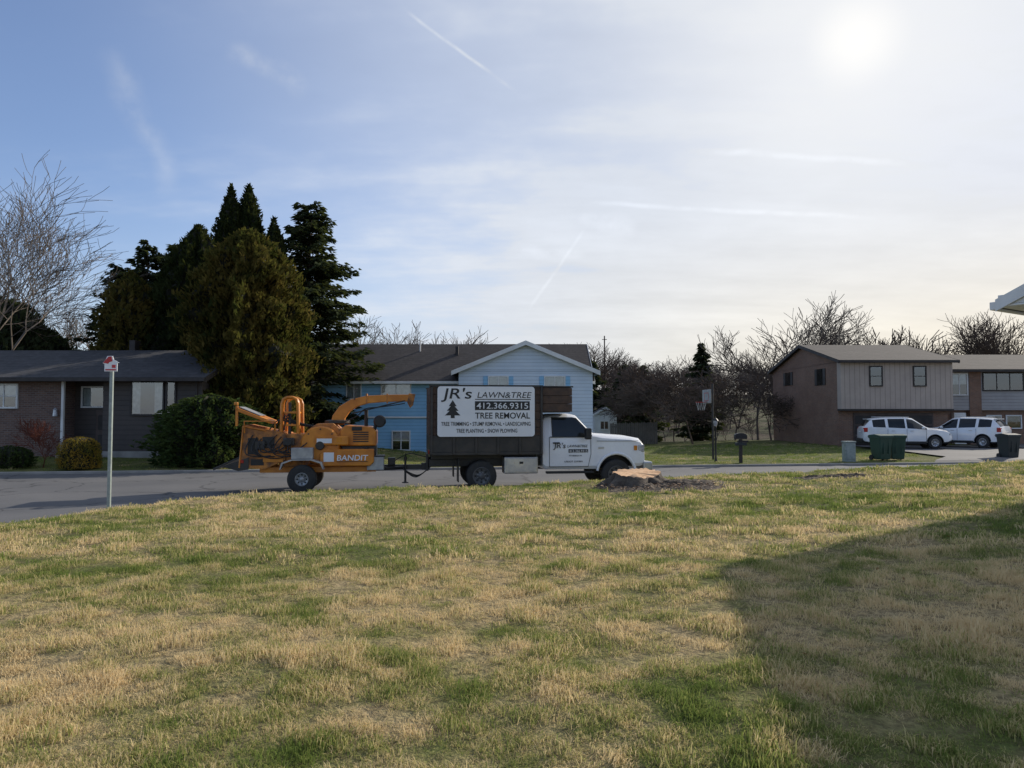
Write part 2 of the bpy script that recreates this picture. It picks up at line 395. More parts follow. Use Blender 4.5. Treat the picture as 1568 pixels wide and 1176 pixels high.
def addgrass(x,y,smin,smax,lo,hi,lift=0):
    z=H(x,y)+lift
    n=len(x)
    cl=np.array([noise.noise((a*2.2,b_*2.6,0)) + .9*noise.noise((a*6,b_*6.5,3)) for a,b_ in zip(x,y)])
    s=rng.uniform(smin,smax,n)*(1+.45*cl); s=np.clip(s,.5,2.0)
    hs=s*np.clip(1+1.6*cl,.3,2.1)
    k=cl>-.70+rng.random(n)*.5
    P.append(np.stack([x,y,z],1)[k]); R.append(np.stack([rng.normal(0,.15,n),rng.normal(0,.15,n),rng.uniform(0,6.28,n)],1)[k])
    SC.append(np.stack([s,s,hs],1)[k]); ID.append(rng.integers(lo,hi,n)[k])
fx=lambda y:.75*y+.8
for (y0,y1,de,a1,b1,lo,hi) in [(2.4,5,440,.8,1.15,0,10),(5,8,280,.85,1.2,0,10),(8,13,105,1.0,1.4,4,14),(13,26,45,1.0,1.4,10,14)]:
    x,y=scat(lambda q:-fx(q),fx,y0,y1,de)
    k=(Ye(x)-y)>.12
    addgrass(x[k],y[k],a1,b1,lo,hi)
x,y=scat(lambda q:-fx(q),fx,25,48,9); k=(y-Yf(x)>.25)
def indrive(x,y): return ((x>19)&(x<28)&(y<44.2))|((x>27)&(y<46))|((x>17)&(y<33.5)&(x<30))
k&=~indrive(x,y)
addgrass(x[k],y[k],1.0,1.5,10,14)
P=np.concatenate(P);R=np.concatenate(R);SC=np.concatenate(SC);ID=np.concatenate(ID)
SX=PX(972,15.9)
def patch(px,py,cx,cy,rx_,ry_): return ((px-cx)/rx_)**2+((py-cy)/ry_)**2<rng.uniform(.5,1.25,len(px))
kk=~(patch(P[:,0],P[:,1],SX+.4,15.5,1.6,1.3)|patch(P[:,0],P[:,1],7.1,16.2,.9,.5))
P,R,SC,ID=P[kk],R[kk],SC[kk],ID[kk]
make_instancer('grass',P,R,SC,ID,tufts,tanf(P[:,0],P[:,1]))
# ------------------------------------------------------------------ bare trees
def bare(seed,h,trunk=.28,levels=5,ang=(22,48),lf=(.62,.8),r0=None,kids=2,up=.06,droop=0):
    rd=random.Random(seed); r0=r0 or h*.016
    P0=[];P1=[];A=[];B=[]
    def rot(d,an):
        ax=Vector((rd.gauss(0,1),rd.gauss(0,1),rd.gauss(0,1))).cross(d)
        if ax.length<1e-4: ax=Vector((1,0,0))
        return (Matrix.Rotation(an,3,ax.normalized())@d).normalized()
    def grow(p,d,L,r,lev):
        ns=3
        for s in range(ns):
            d=(d+Vector((rd.gauss(0,.1),rd.gauss(0,.1),rd.gauss(0,.07)+up-(droop if lev>=3 else 0)))).normalized()
            q=p+d*L/ns; r2=r*.84
            P0.append(p[:]);P1.append(q[:]);A.append(r);B.append(r2)
            p=q;r=r2
            if lev<levels and (s>0 or lev>0):
                for _ in range(kids if s==ns-1 else 1):
                    grow(p,rot(d,math.radians(rd.uniform(*ang))),L*rd.uniform(*lf),max(r*.62,.006),lev+1)
    grow(Vector((0,0,-.2)),Vector((0,0,1)),h*trunk,r0,0)
    P0=np.array(P0);P1=np.array(P1); zm=P1[:,2].max(); sc=h/zm
    return P0*sc,P1*sc,np.array(A),np.array(B)
def baretree(name,seed,h,m,loc=None,lnk=True,rmin=None,wx=1,**kw):
    P0,P1,A,B=bare(seed,h,**kw)
    if rmin: A=np.maximum(A,rmin);B=np.maximum(B,rmin)
    s=np.array([wx,wx,1]); V,Fc=tubes(P0*s,P1*s,A,B,3)
    return mesh(name,V.tolist(),Fc,m,loc=loc,lnk=lnk)
def gz(x,y): return float(H(x,y))
def place(px,d): x=PX(px,d); return (x,d,gz(x,d)-.05)
def ht(py,px,d): return PZ(py,d)-gz(PX(px,d),d)
baretree('bare_tree',11,ht(226,0,36),M['twigl'],place(15,36),kids=2,wx=1.25,ang=(18,42),rmin=.011)
baretree('bare_tree',12,ht(285,60,42),M['twigl'],place(66,42),kids=2,wx=1.25,ang=(18,40),rmin=.011)
baretree('bare_tree',13,ht(430,110,46),M['twigl'],place(116,46),kids=2,rmin=.01)
baretree('bare_tree',81,ht(260,-40,38),M['twigl'],place(-25,38),kids=2,wx=1.2,ang=(18,40),rmin=.011)
baretree('bare_tree',14,ht(452,1232,72),M['twigl'],place(1228,72),kids=2,wx=1.2,rmin=.022,ang=(20,44),trunk=.26,up=.10)
baretree('bare_tree',15,ht(500,1160,74),M['twigl'],place(1160,74),kids=2,wx=1.1,rmin=.02)
baretree('bare_tree',82,ht(470,1275,78),M['twigl'],place(1275,78),kids=2,wx=1.1,rmin=.02,up=.09)
baretree('bare_tree',16,ht(480,540,50),M['twigl'],place(543,50),kids=2,rmin=.012)
baretree('bare_tree',17,ht(548,1058,50),M['twig'],place(1062,50),kids=3,wx=1.5,rmin=.014,trunk=.2,ang=(25,60),droop=.06)
baretree('bare_tree',18,ht(560,1130,54),M['twig'],place(1125,54),kids=3,wx=1.5,rmin=.014,trunk=.2,ang=(25,60),droop=.06)
baretree('bare_tree',19,ht(550,1000,60),M['twig'],place(1003,60),kids=3,wx=1.3,rmin=.016,trunk=.2,ang=(25,55))
baretree('bare_tree',27,ht(515,1185,60),M['twig'],place(1192,60),kids=2,rmin=.014,ang=(20,45))
for s_,px_,py_,d_ in ((61,1440,498,66),(62,1500,482,64),(63,1548,470,62),(64,1600,474,62),(65,585,490,66),(66,650,498,68),(83,618,494,72),(84,690,503,70),(67,905,520,70),(85,870,520,72),(86,1410,500,74),(87,1525,478,70)):
    baretree('bare_tree',s_,ht(py_,px_,d_),M['twig'],place(px_,d_),kids=2,wx=1.15,rmin=.018,trunk=.25,ang=(20,45),up=.09)
srcs=[baretree('far_tree_%02d'%k,40+k,10,M['twigd'],lnk=False,rmin=.03,kids=2,levels=4,wx=1.1+.1*k,ang=(20,48),up=.09) for k in range(6)]
n=860
x=rng.uniform(-170,210,n); y=rng.uniform(66,240,n)
k=np.abs(x)<.85*y+15; x,y=x[k],y[k]
s=rng.uniform(.65,1.15,len(x)); s=np.where(y>130,s*1.15,s)
q_=x/y
s=s*np.where((q_>.03)&(q_<.34)&(y<110),.64,1.0)*np.where(q_<0,1.22,1)*np.where(q_>.5,1.1,1)
make_instancer('distant_trees',np.stack([x,y,H(x,y)-.2],1),np.stack([x*0,x*0,rng.uniform(0,6.28,len(x))],1),np.stack([s,s,s],1),rng.integers(0,6,len(x)),srcs)
# ------------------------------------------------------------------ foliage generators
def leafcloud(name,loc,prof,n,m,lsize,seed,squash=1.0,lumps=.18,lfreq=1.1,vert=.6,trunk=None,corek=.80,lean=(0,0)):
    rg=np.random.default_rng(seed)
    zs=np.array([p[0] for p in prof],float); rs=np.array([p[1] for p in prof],float)
    zz=np.linspace(zs[0],zs[-1],200); wr=np.interp(zz,zs,rs)+.05; cdf=np.cumsum(wr); cdf/=cdf[-1]
    z=np.interp(rg.random(n),cdf,zz); th=rg.uniform(0,2*math.pi,n)
    rr=np.interp(z,zs,rs)
    def lump(th,z): 
        return np.array([noise.noise((math.cos(a)*1.6*lfreq+seed,math.sin(a)*1.6*lfreq,b_*lfreq*.55))+.75*noise.noise((math.cos(a)*4.5*lfreq,math.sin(a)*4.5*lfreq+seed,b_*lfreq*1.1)) for a,b_ in zip(th,z)])
    lp=lump(th,z)
    fac=(1+lumps*1.6*lp)*(1-.30*rg.random(n)**1.6)
    r=rr*fac
    c=np.stack([r*np.cos(th)+lean[0]*z,r*np.sin(th)*squash+lean[1]*z,z],1)
    out=np.stack([np.cos(th),np.sin(th),np.zeros(n)],1)
    up=np.array([0,0,1.0]); ax=out*(1-vert)+up*vert+rg.normal(0,.35,(n,3)); ax/=np.linalg.norm(ax,axis=1,keepdims=True)
    sd=np.cross(ax,out+rg.normal(0,.6,(n,3))); sd/=np.linalg.norm(sd,axis=1,keepdims=True)
    L=lsize*rg.uniform(.6,1.6,n)[:,None]; W=L*.42
    v=np.stack([c-ax*L*.5,c+sd*W*.5,c+ax*L*.6,c-sd*W*.5],1).reshape(-1,3)
    f=(np.arange(n)*4)[:,None]+np.array([0,1,2,3])
    mi=np.zeros(n,int)
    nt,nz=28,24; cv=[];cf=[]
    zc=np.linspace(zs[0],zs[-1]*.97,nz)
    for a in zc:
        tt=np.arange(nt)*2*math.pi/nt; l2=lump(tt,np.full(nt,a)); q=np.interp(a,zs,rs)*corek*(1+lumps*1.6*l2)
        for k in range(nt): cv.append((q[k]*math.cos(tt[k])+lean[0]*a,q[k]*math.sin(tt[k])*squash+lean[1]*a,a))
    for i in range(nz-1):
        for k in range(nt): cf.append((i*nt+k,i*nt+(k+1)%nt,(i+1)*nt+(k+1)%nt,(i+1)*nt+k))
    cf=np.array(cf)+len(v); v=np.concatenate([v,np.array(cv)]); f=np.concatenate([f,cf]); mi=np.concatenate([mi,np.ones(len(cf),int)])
    if trunk:
        tv,tf=tubes([(0,0,-.2)],[(lean[0]*zs[-1]*.6,0,zs[-1]*.6)],[trunk],[trunk*.4],8); f=np.concatenate([f,tf+len(v)]); v=np.concatenate([v,tv]); mi=np.concatenate([mi,np.full(len(tf),2)])
    return mesh(name,v.tolist(),f,[m,M['core'],M['bark']],mi=mi,loc=loc)
def cone(h,r,z0=.2,p=.8,bulge=.15):
    out=[(z0,r*.75)]
    for k in range(1,11):
        t=k/10; out.append((z0+(h-z0)*t,max(.03,r*(1-max(0,(t-bulge)/(1-bulge)))**p)))
    return out
def dome(h,r,z0=.1,p=2.4):
    return [(z0+(h-z0)*t,max(.03,r*(1-abs((t-.38)/(.62 if t>.38 else .9))**p)**(.55))) for t in np.linspace(0,1,14)]
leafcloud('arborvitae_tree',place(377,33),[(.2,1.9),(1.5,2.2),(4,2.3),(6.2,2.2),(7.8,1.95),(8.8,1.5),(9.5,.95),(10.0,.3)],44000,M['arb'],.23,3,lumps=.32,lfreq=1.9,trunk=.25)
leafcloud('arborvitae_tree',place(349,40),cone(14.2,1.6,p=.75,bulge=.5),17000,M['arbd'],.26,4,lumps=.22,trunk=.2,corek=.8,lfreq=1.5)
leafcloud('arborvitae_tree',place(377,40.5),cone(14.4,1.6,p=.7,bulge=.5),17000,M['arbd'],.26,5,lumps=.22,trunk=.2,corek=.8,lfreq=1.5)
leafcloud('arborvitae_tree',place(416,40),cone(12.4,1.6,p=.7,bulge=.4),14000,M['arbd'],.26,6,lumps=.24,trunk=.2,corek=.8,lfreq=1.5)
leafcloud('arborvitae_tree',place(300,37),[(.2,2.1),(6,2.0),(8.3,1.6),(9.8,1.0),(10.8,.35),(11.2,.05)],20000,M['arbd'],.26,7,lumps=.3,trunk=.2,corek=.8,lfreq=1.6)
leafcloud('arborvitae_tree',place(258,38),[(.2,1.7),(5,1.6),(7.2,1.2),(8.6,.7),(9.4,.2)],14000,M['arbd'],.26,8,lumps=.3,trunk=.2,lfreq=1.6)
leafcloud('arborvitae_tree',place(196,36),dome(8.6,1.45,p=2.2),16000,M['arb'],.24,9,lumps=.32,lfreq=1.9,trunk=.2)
leafcloud('rhododendron_bush',place(322,27.8),dome(2.75,1.75,p=2.2),12000,M['rhodo'],.15,21,squash=.8,lumps=.36,lfreq=2.6,vert=.1,corek=.72)
leafcloud('golden_shrub',place(125,26.2),dome(1.2,.68,p=3),7000,M['box'],.055,22,lumps=.14,lfreq=3,vert=.5)
leafcloud('low_shrub',place(15,26.4),dome(.85,.75,p=2.4),4000,M['rhodo'],.08,23,lumps=.25,lfreq=2,vert=.2)
leafcloud('conifer_hedge',place(-5,40),dome(8.1,2.6,p=2),14000,M['pine'],.28,24,lumps=.42,lfreq=1.5,trunk=.2)
leafcloud('conifer_hedge',place(60,41),dome(6.6,1.9,p=2),10000,M['pine'],.28,25,lumps=.42,lfreq=1.5,trunk=.2)
baretree('red_shrub',31,1.9,M['twigr'],place(66,26.6),kids=3,rmin=.007,wx=1.2,trunk=.18,ang=(20,50),r0=.03,levels=4)
def conifer(name,loc,h,rad,seed,whorl=.42,per=6,z0=.12,m=None,dr=.25,ls=.28,irregular=.25,profp=.9,dens=1.0,wd=.2):
    rd=random.Random(seed)
    P0=[(0,0,-.2)];P1=[(0,0,h*.97)];A=[h*.016];B=[.02]
    lv=[]
    z=h*z0
    while z<h*.985:
        t=(z-h*z0)/(h*(1-z0)); L0=rad*min(1,(1-t)**profp+.03)*min(1,.55+t*3)
        for q in range(per):
            if rd.random()<.1: continue
            a=rd.uniform(0,6.283); L=L0*rd.uniform(1-irregular*1.3,1+irregular); zz=z+rd.uniform(-.3,.3)
            rise=rd.uniform(-.05,.3); pts=[]
            ns=5
            for s in range(ns+1):
                u=s/ns; pts.append(Vector((math.cos(a)*L*u,math.sin(a)*L*u,zz+L*(rise*u-dr*u*u+.12*u**4))))
            for s in range(ns):
                P0.append(pts[s][:]);P1.append(pts[s+1][:]);A.append(.035*(1-s/ns)+.01);B.append(.035*(1-(s+1)/ns)+.008)
            nl=int((10+L*26)*dens)
            for _ in range(nl):
                u=rd.uniform(.12,1.02)**.8; k=min(int(u*ns),ns-1); p=pts[k].lerp(pts[k+1],u*ns-k)
                wsp=.28*L*(1-u*.75)*.9+.06; off=rd.uniform(-1,1)*wsp
                p=p+Vector((-math.sin(a)*off,math.cos(a)*off,-abs(off)*.25+rd.gauss(0,.07)))
                d=Vector((math.cos(a)*.8-math.sin(a)*math.copysign(.7,off),math.sin(a)*.8+math.cos(a)*math.copysign(.7,off),rd.uniform(-.75,.1))).normalized()
                s_=d.cross(Vector((rd.gauss(0,.8),rd.gauss(0,.8),1))).normalized()
                l=ls*rd.uniform(.6,1.3); w=l*wd
                lv+= [p-d*l*.3,p+s_*w,p+d*l*.7,p-s_*w]
        z+=whorl*rd.uniform(.8,1.2)*(1-.4*t)
    V1=np.array([tuple(q) for q in lv]); F1=(np.arange(len(V1)//4)*4)[:,None]+np.array([0,1,2,3])
    V2,F2=tubes(P0,P1,A,B,5); 
    V=np.concatenate([V1,V2]); Fc=np.concatenate([F1,F2+len(V1)])
    mi=np.concatenate([np.zeros(len(F1),int),np.ones(len(F2),int)])
    return mesh(name,V.tolist(),Fc,[m or M['pine'],M['bark']],mi=mi,loc=loc)
conifer('spruce_tree',place(472,42),ht(306,472,42),3.7,51,whorl=.38,per=9,dr=.25,dens=1.25,z0=.06,irregular=.34,profp=.52,ls=.34,wd=.22)
conifer('hemlock_tree',place(222,43),ht(368,222,43),3.0,52,whorl=.42,per=7,dens=1.1,z0=.2,irregular=.45,profp=.6,ls=.34,wd=.24)
conifer('hemlock_tree',place(266,44),ht(372,266,44),2.8,53,whorl=.42,per=7,dens=1.1,z0=.2,irregular=.45,profp=.6,ls=.34,wd=.24)
conifer('hemlock_tree',place(172,42),ht(402,172,42),2.0,73,whorl=.4,per=6,dens=.9,z0=.2,irregular=.45,profp=.6,ls=.34)
conifer('fir_tree',place(725,80),11.8,2.3,54,whorl=.5,per=8,dens=1.0,ls=.45,wd=.26)
conifer('fir_tree',place(765,84),11.0,2.0,55,whorl=.5,per=8,dens=1.0,ls=.45,wd=.26)
conifer('fir_tree',place(1075,75),10.8,3.0,56,whorl=.5,per=8,dens=1.0,ls=.45,wd=.26)
conifer('fir_tree',place(905,66),8.2,2.6,57,whorl=.5,per=8,dens=1.0,ls=.45,wd=.26)
conifer('fir_tree',place(955,68),7.6,2.5,58,whorl=.5,per=8,dens=1.0,ls=.45,wd=.26)
conifer('pine_tree',place(985,64),7.0,2.3,59,whorl=.5,per=8,dens=1.0,ls=.45,wd=.26)
# ------------------------------------------------------------------ buildings
def window(p,x0,x1,z0,z1,y,fm=None,curt='side',mull=1,fw=.07,bar=0):
    fm=fm or M['trim']
    q=empty('window',(0,0,0)); q.parent=p
    box(q,'interior',x0,x1,y-.012,y+.0,z0,z1,M['dark'],0)
    w=x1-x0
    if curt=='side':
        box(q,'curtain_l',x0+.02,x0+w*.27,y-.022,y-.013,z0+.02,z1-.02,M['curtain'],0); box(q,'curtain_r',x1-w*.27,x1-.02,y-.022,y-.013,z0+.02,z1-.02,M['curtain'],0)
    elif curt=='full': box(q,'curtain',x0+.02,x1-.02,y-.022,y-.013,z0+.02,z1-.02,M['curtain'],0)
    elif curt=='half': box(q,'blind',x0+.02,x1-.02,y-.022,y-.013,z0+(z1-z0)*.5,z1-.02,M['curtain'],0)
    mesh('pane',[(x0,y-.04,z0),(x1,y-.04,z0),(x1,y-.04,z1),(x0,y-.04,z1)],[(0,1,2,3)],M['glass'],q)
    box(q,'frame_l',x0-fw,x0,y-.07,y+.01,z0-fw,z1+fw,fm,.005); box(q,'frame_r',x1,x1+fw,y-.07,y+.01,z0-fw,z1+fw,fm,.005)
    box(q,'frame_t',x0,x1,y-.067,y+.01,z1,z1+fw,fm,.005); box(q,'sill',x0,x1,y-.09,y+.01,z0-fw,z0,fm,.005)
    for k in range(mull):
        xm=x0+w*(k+1)/(mull+1); box(q,'mullion_%d'%k,xm-.025,xm+.025,y-.06,y-.03,z0,z1,fm,.004)
    for k in range(bar):
        zm=z0+(z1-z0)*(k+1)/(bar+1); box(q,'bar_%d'%k,x0,x1,y-.057,y-.032,zm-.02,zm+.02,fm,.004)
    return q
def gable_x(p,x0,x1,y0,y1,ze,zr,ov,m,wallm,thick=.14,fm=None,ovx=.35):
    ym=(y0+y1)/2; sl=(zr-ze)/(ym-y0)
    for s,nm in ((-1,'roof_front'),(1,'roof_back')):
        ye=ym+s*((ym-y0)+ov); zo=ze-sl*ov
        prismx(p,nm,[(ym,zr),(ym,zr+thick),(ye,zo+thick),(ye,zo)],x0-ovx,x1+ovx,m)
        fy0,fy1=(ye-.04,ye-.003) if s<0 else (ye+.003,ye+.04)
        box(p,'gutter' ,x0-ovx,x1+ovx,fy0-(0.06 if s<0 else 0),fy1+(0.06 if s>0 else 0),zo-.03,zo+thick-.02,fm or M['fascia'],.01)
    for x_,nm in ((x0,'gable_l'),(x1,'gable_r')):
        a_,b_=(x_,x_+.12) if nm=='gable_l' else (x_-.12,x_)
        prismx(p,nm,[(y0+.02,ze-.02),(y1-.02,ze-.02),(ym,zr-.02)],a_,b_,wallm)
        xx=x0-ovx if nm=='gable_l' else x1+ovx
        for s in(-1,1):
            ye=ym+s*((ym-y0)+ov); zo=ze-sl*ov
            a2,b2=(xx-.03,xx-.002) if nm=='gable_l' else (xx+.002,xx+.03)
            prismx(p,'rake',[(ym,zr-.06),(ym,zr+thick+.01),(ye,zo+thick+.01),(ye,zo-.06)],a2,b2,fm or M['fascia'])
def gable_y(p,x0,x1,y0,y1,ze,zr,ov,m,wallm,thick=.14,fm=None,ovy=.35):
    xm=(x0+x1)/2; sl=(zr-ze)/(xm-x0)
    for s,nm in ((-1,'roof_l'),(1,'roof_r')):
        xe=xm+s*((xm-x0)+ov); zo=ze-sl*ov
        prism(p,nm,[(xm,zr),(xm,zr+thick),(xe,zo+thick),(xe,zo)],y0-ovy,y1,m,0)
        prism(p,'rake',[(xm,zr-.1),(xm,zr+thick+.01),(xe,zo+thick+.01),(xe,zo-.1)],y0-ovy-.04,y0-ovy-.002,fm or M['fascia'],0)
    prism(p,'gable',[(x0+.02,ze-.02),(x1-.02,ze-.02),(xm,zr-.02)],y0,y0+.12,wallm,0)
# --- left ranch house
h=empty('ranch_house',(0,0,0)); Yh=30.0
fx_=lambda px:PX(px,Yh)
zb=.2; ze=PZ(577,Yh)
box(h,'wall_brick',-26,fx_(93),Yh,Yh+8,zb,ze,M['brickd'],0)
box(h,'wall_recess',fx_(93),fx_(158),Yh+1.0,Yh+8,zb,ze,M['brownw'],0)
box(h,'wall_siding',fx_(158),fx_(309),Yh,Yh+8,zb,ze,M['brownw'],0)
gable_x(h,-26,fx_(309),Yh,Yh+8,ze,PZ(541,Yh+4),.55,M['roofd'],M['brownw'],fm=M['fascia'])
window(h,fx_(-12),fx_(26),PZ(623,Yh),PZ(590,Yh),Yh,curt='half',bar=1)
window(h,fx_(106),fx_(155),PZ(622,Yh+1),PZ(594,Yh+1),Yh+1,fm=M['trim'],curt='side',mull=0)
box(h,'front_door',fx_(128),fx_(152),Yh+.93,Yh+.998,zb+.2,PZ(628,Yh+1),M['door'],.01)
for k in range(2): box(h,'door_panel_%d'%k,fx_(132),fx_(148),Yh+.90,Yh+.928,zb+.4+k*.8,zb+1.0+k*.8,M['fascia'],.01)
box(h,'step',fx_(96),fx_(156),Yh-.4,Yh+.99,zb,zb+.2,M['conc'],.02)
box(h,'porch_post',fx_(94),fx_(98),Yh-.02,Yh+.1,zb+.2,ze-.01,M['trim'],.01)
window(h,fx_(203),fx_(250),PZ(634,Yh),PZ(583,Yh),Yh,fm=M['fascia'],curt='side',mull=0)
window(h,fx_(257),fx_(268),PZ(634,Yh),PZ(583,Yh),Yh,fm=M['fascia'],curt='none',mull=0)
box(h,'foundation',fx_(158)+.01,fx_(309)-.01,Yh-.03,Yh-.002,zb,zb+.35,M['conc'],0)
box(h,'downspout',fx_(300),fx_(303),Yh-.08,Yh-.004,zb,ze-.05,M['fascia'],.01)
lathe(h,'porch_lamp',[(.001,0),(.09,.02),(.07,.26),(.10,.28),(.001,.36)],M['lamp'],(fx_(88),Yh-.12,1.95),axis='z',n=8)
box(h,'chimney',fx_(114),fx_(124),Yh+4.2,Yh+4.8,5,PZ(520,Yh+4),M['fascia'],.01)
# --- blue house
h=empty('blue_house',(0,0,0)); Yb=43.0; fb=lambda px:PX(px,Yb)
x0,x1=fb(492),fb(900); ze=PZ(580,Yb); zb=-.8
box(h,'wall_upper',x0,x1,Yb,Yb+8,1.9,ze,M['bluew'],0)
box(h,'wall_lower',x0+.02,x1-.02,Yb+.06,Yb+7.9,zb,1.9,M['bluew'],0)
box(h,'band',x0-.02,fb(703),Yb-.04,Yb+.05,1.84,1.94,M['trim'],.005)
gable_x(h,x0,x1,Yb,Yb+8,ze,PZ(530,Yb+4),.5,M['roofb'],M['whitew'],fm=M['trim'])
gx0,gx1=fb(704),fb(905)
box(h,'wing_wall',gx0,gx1,Yb-.9,Yb-.005,zb,PZ(568,Yb-.9),M['whitew'],0)
gable_y(h,gx0,gx1,Yb-.9,Yb+4.4,PZ(568,Yb-.9),PZ(526,Yb-.9),.4,M['roofb'],M['whitew'],fm=M['trim'])
for a_,b_ in ((532,552),(585,628)):
    window(h,fb(a_),fb(b_),PZ(610,Yb),PZ(586,Yb),Yb,curt='full',mull=1)
window(h,fb(602),fb(627),PZ(688,Yb),PZ(661,Yb),Yb+.06,curt='half',mull=1,bar=1)
window(h,fb(520),fb(545),PZ(688,Yb),PZ(661,Yb),Yb+.06,curt='none',mull=1,bar=1)
Yw=Yb-.9; fw_=lambda px:PX(px,Yw)
for a_,b_ in ((740,786),(826,873)):
    window(h,fw_(a_+9),fw_(b_-9),PZ(606,Yw),PZ(577,Yw),Yw,curt='half',mull=1)
    box(h,'shutter',fw_(a_),fw_(a_+7),Yw-.05,Yw-.002,PZ(607,Yw),PZ(576,Yw),M['bluew'],.01); box(h,'shutter',fw_(b_-7),fw_(b_),Yw-.05,Yw-.002,PZ(607,Yw),PZ(576,Yw),M['bluew'],.01)
box(h,'chimney',x0-.75,x0-.02,Yb+1.5,Yb+3,zb,PZ(548,Yb+2),M['stone'],.02)
box(h,'vent_pipe',fb(632),fb(634),Yb+3,Yb+3.1,5.5,PZ(520,Yb+3),M['trim'],0)
box(h,'roof_vent',fb(692),fb(697),Yb+2.5,Yb+2.8,5.2,PZ(530,Yb+2.5),M['fascia'],0.01)
box(h,'downspout',fb(700),fb(702),Yb-.08,Yb-.045,zb,ze-.1,M['trim'],.01)
# --- right house A
h=empty('brick_house',(0,0,0)); Ya=44.0; fa=lambda px:PX(px,Ya)
x0,x1=19.6,26.2; zb=0.0; zs=PZ(626,Ya); ze=PZ(553,Ya)
box(h,'wall_lower',x0,x1,Ya+.5,Ya+11.5,zb,zs,M['bricko'],0)
box(h,'wall_upper',x0,x1,Ya+.502,Ya+11.5,zs,ze,M['bricko'],0)
box(h,'upper_storey_front',x0-.02,x1+.05,Ya,Ya+.5,zs,ze,M['tanw'],0)
box(h,'storey_band',x0-.04,x1+.07,Ya-.03,Ya+.49,zs-.12,zs-.002,M['fascia'],.01)
gable_x(h,x0,x1,Ya,Ya+11.5,ze,PZ(531,Ya+5.7),.35,M['roofb'],M['bricko'],fm=M['fascia'],ovx=.25)
for a_,b_ in ((1333,1350),(1400,1417)):
    window(h,fa(a_),fa(b_),PZ(590,Ya),PZ(562,Ya),Ya,fm=M['fascia'],curt='none',mull=0,bar=1)
box(h,'garage_door',x0+.9,x0+5.7,Ya+.44,Ya+.498,zb+.1,2.15,M['door'],.01)
for k in range(3): box(h,'garage_panel_%d'%k,x0+1.0,x0+5.6,Ya+.42,Ya+.438,zb+.25+k*.62,zb+.75+k*.62,M['fascia'],.01)
def sidewin(y0,y1,z0,z1):
    q=empty('side_window'); q.parent=h
    box(q,'pane',x0-.03,x0-.002,y0,y1,z0,z1,M['glassv'],0); box(q,'shutter_a',x0-.05,x0-.002,y0-.35,y0-.003,z0,z1,M['fascia'],.01); box(q,'shutter_b',x0-.05,x0-.002,y1+.003,y1+.35,z0,z1,M['fascia'],.01)
sidewin(46.5,47.4,PZ(590,47),PZ(565,47)); sidewin(51.9,52.9,PZ(590,52),PZ(570,52))
# --- right house B
h=empty('split_level_house',(0,0,0)); Yc=46.5; fc=lambda px:PX(px,Yc)
x0,x1=27.4,42; zb=0; ze=PZ(566,Yc)
box(h,'wall_lower',x0,x1,Yc+.3,Yc+9,zb,PZ(628,Yc),M['bricko'],0)
box(h,'wall_upper',x0,x1,Yc,Yc+9,PZ(628,Yc),ze,M['greyw'],0)
box(h,'brick_bay',fc(1484),fc(1502),Yc-.05,Yc+.25,zb,ze-.02,M['bricko'],0)
gable_x(h,x0,x1,Yc,Yc+9,ze,PZ(546,Yc+4.5),.5,M['roofb'],M['bricko'],fm=M['fascia'])
window(h,fc(1506),fc(1566),PZ(597,Yc),PZ(572,Yc),Yc,fm=M['fascia'],curt='none',mull=2)
window(h,fc(1457),fc(1480),PZ(604,Yc),PZ(573,Yc),Yc,fm=M['trim'],curt='half',mull=1)
box(h,'entry_door',fc(1460),fc(1478),Yc-.02,Yc+.29,zb+.2,PZ(632,Yc),M['trim'],.01)
window(h,fc(1515),fc(1535),PZ(655,Yc),PZ(637,Yc),Yc+.3,fm=M['trim'],curt='half',mull=0)
window(h,fc(1545),fc(1566),PZ(655,Yc),PZ(637,Yc),Yc+.3,fm=M['trim'],curt='half',mull=0)
# --- near house on the right
an=math.atan2(.54,.84)
h=empty('white_house',(8.50,11.80,0),an)
ze=3.95
box(h,'walls',0,14,-9,0,-.2,ze,M['nearw'],0)
gable_x(h,0,14,-9,0,ze,ze+2.1,.45,M['roofd'],M['nearw'],fm=M['trim'],ovx=.5,thick=.12)
box(h,'soffit',-.49,14.4,.0,.43,ze-.2,ze-.17,M['trim'],0)
box(h,'cornice_return',-.48,-.003,-.35,.43,ze-.165,ze-.01,M['trim'],.005)
# ------------------------------------------------------------------ wheels
def wheel(p,name,x,y,r,w,side,rimm=None,q=None):
    s=side; q=q or r*.58
    prof=[(q,w/2),(r*.86,w/2),(r*.97,w/2*.82),(r,w/2*.5),(r,-w/2*.5),(r*.97,-w/2*.82),(r*.86,-w/2),(q,-w/2)]
    e=empty(name,(x,y,r)); e.parent=p
    lathe(e,'tyre',prof,M['rubber'],(0,0,0),angle=50)
    o=s*w/2
    lathe(e,'rim',[(q*1.02,o*.96),(q*.95,o*.98),(q*.88,o*.55),(q*.5,o*.35),(q*.36,o*.75),(q*.2,o*.95),(0.001,o*.98)],rimm or M['rim'],(0,0,0),angle=40)
    for k in range(8):
        a=k*math.pi/4
        lathe(e,'rim_hole_%d'%k,[(.001,o*.48+s*.012),(q*.13,o*.48+s*.010)],M['black'],(math.cos(a)*q*.68,0,math.sin(a)*q*.68),n=10)
    for k in range(8):
        a=k*math.pi/4+.39
        lathe(e,'lug_%d'%k,[(q*.05,o*.3),(q*.05,o*.62),(.001,o*.64)],M['alu'],(math.cos(a)*q*.44,0,math.sin(a)*q*.44),n=6)
    return e
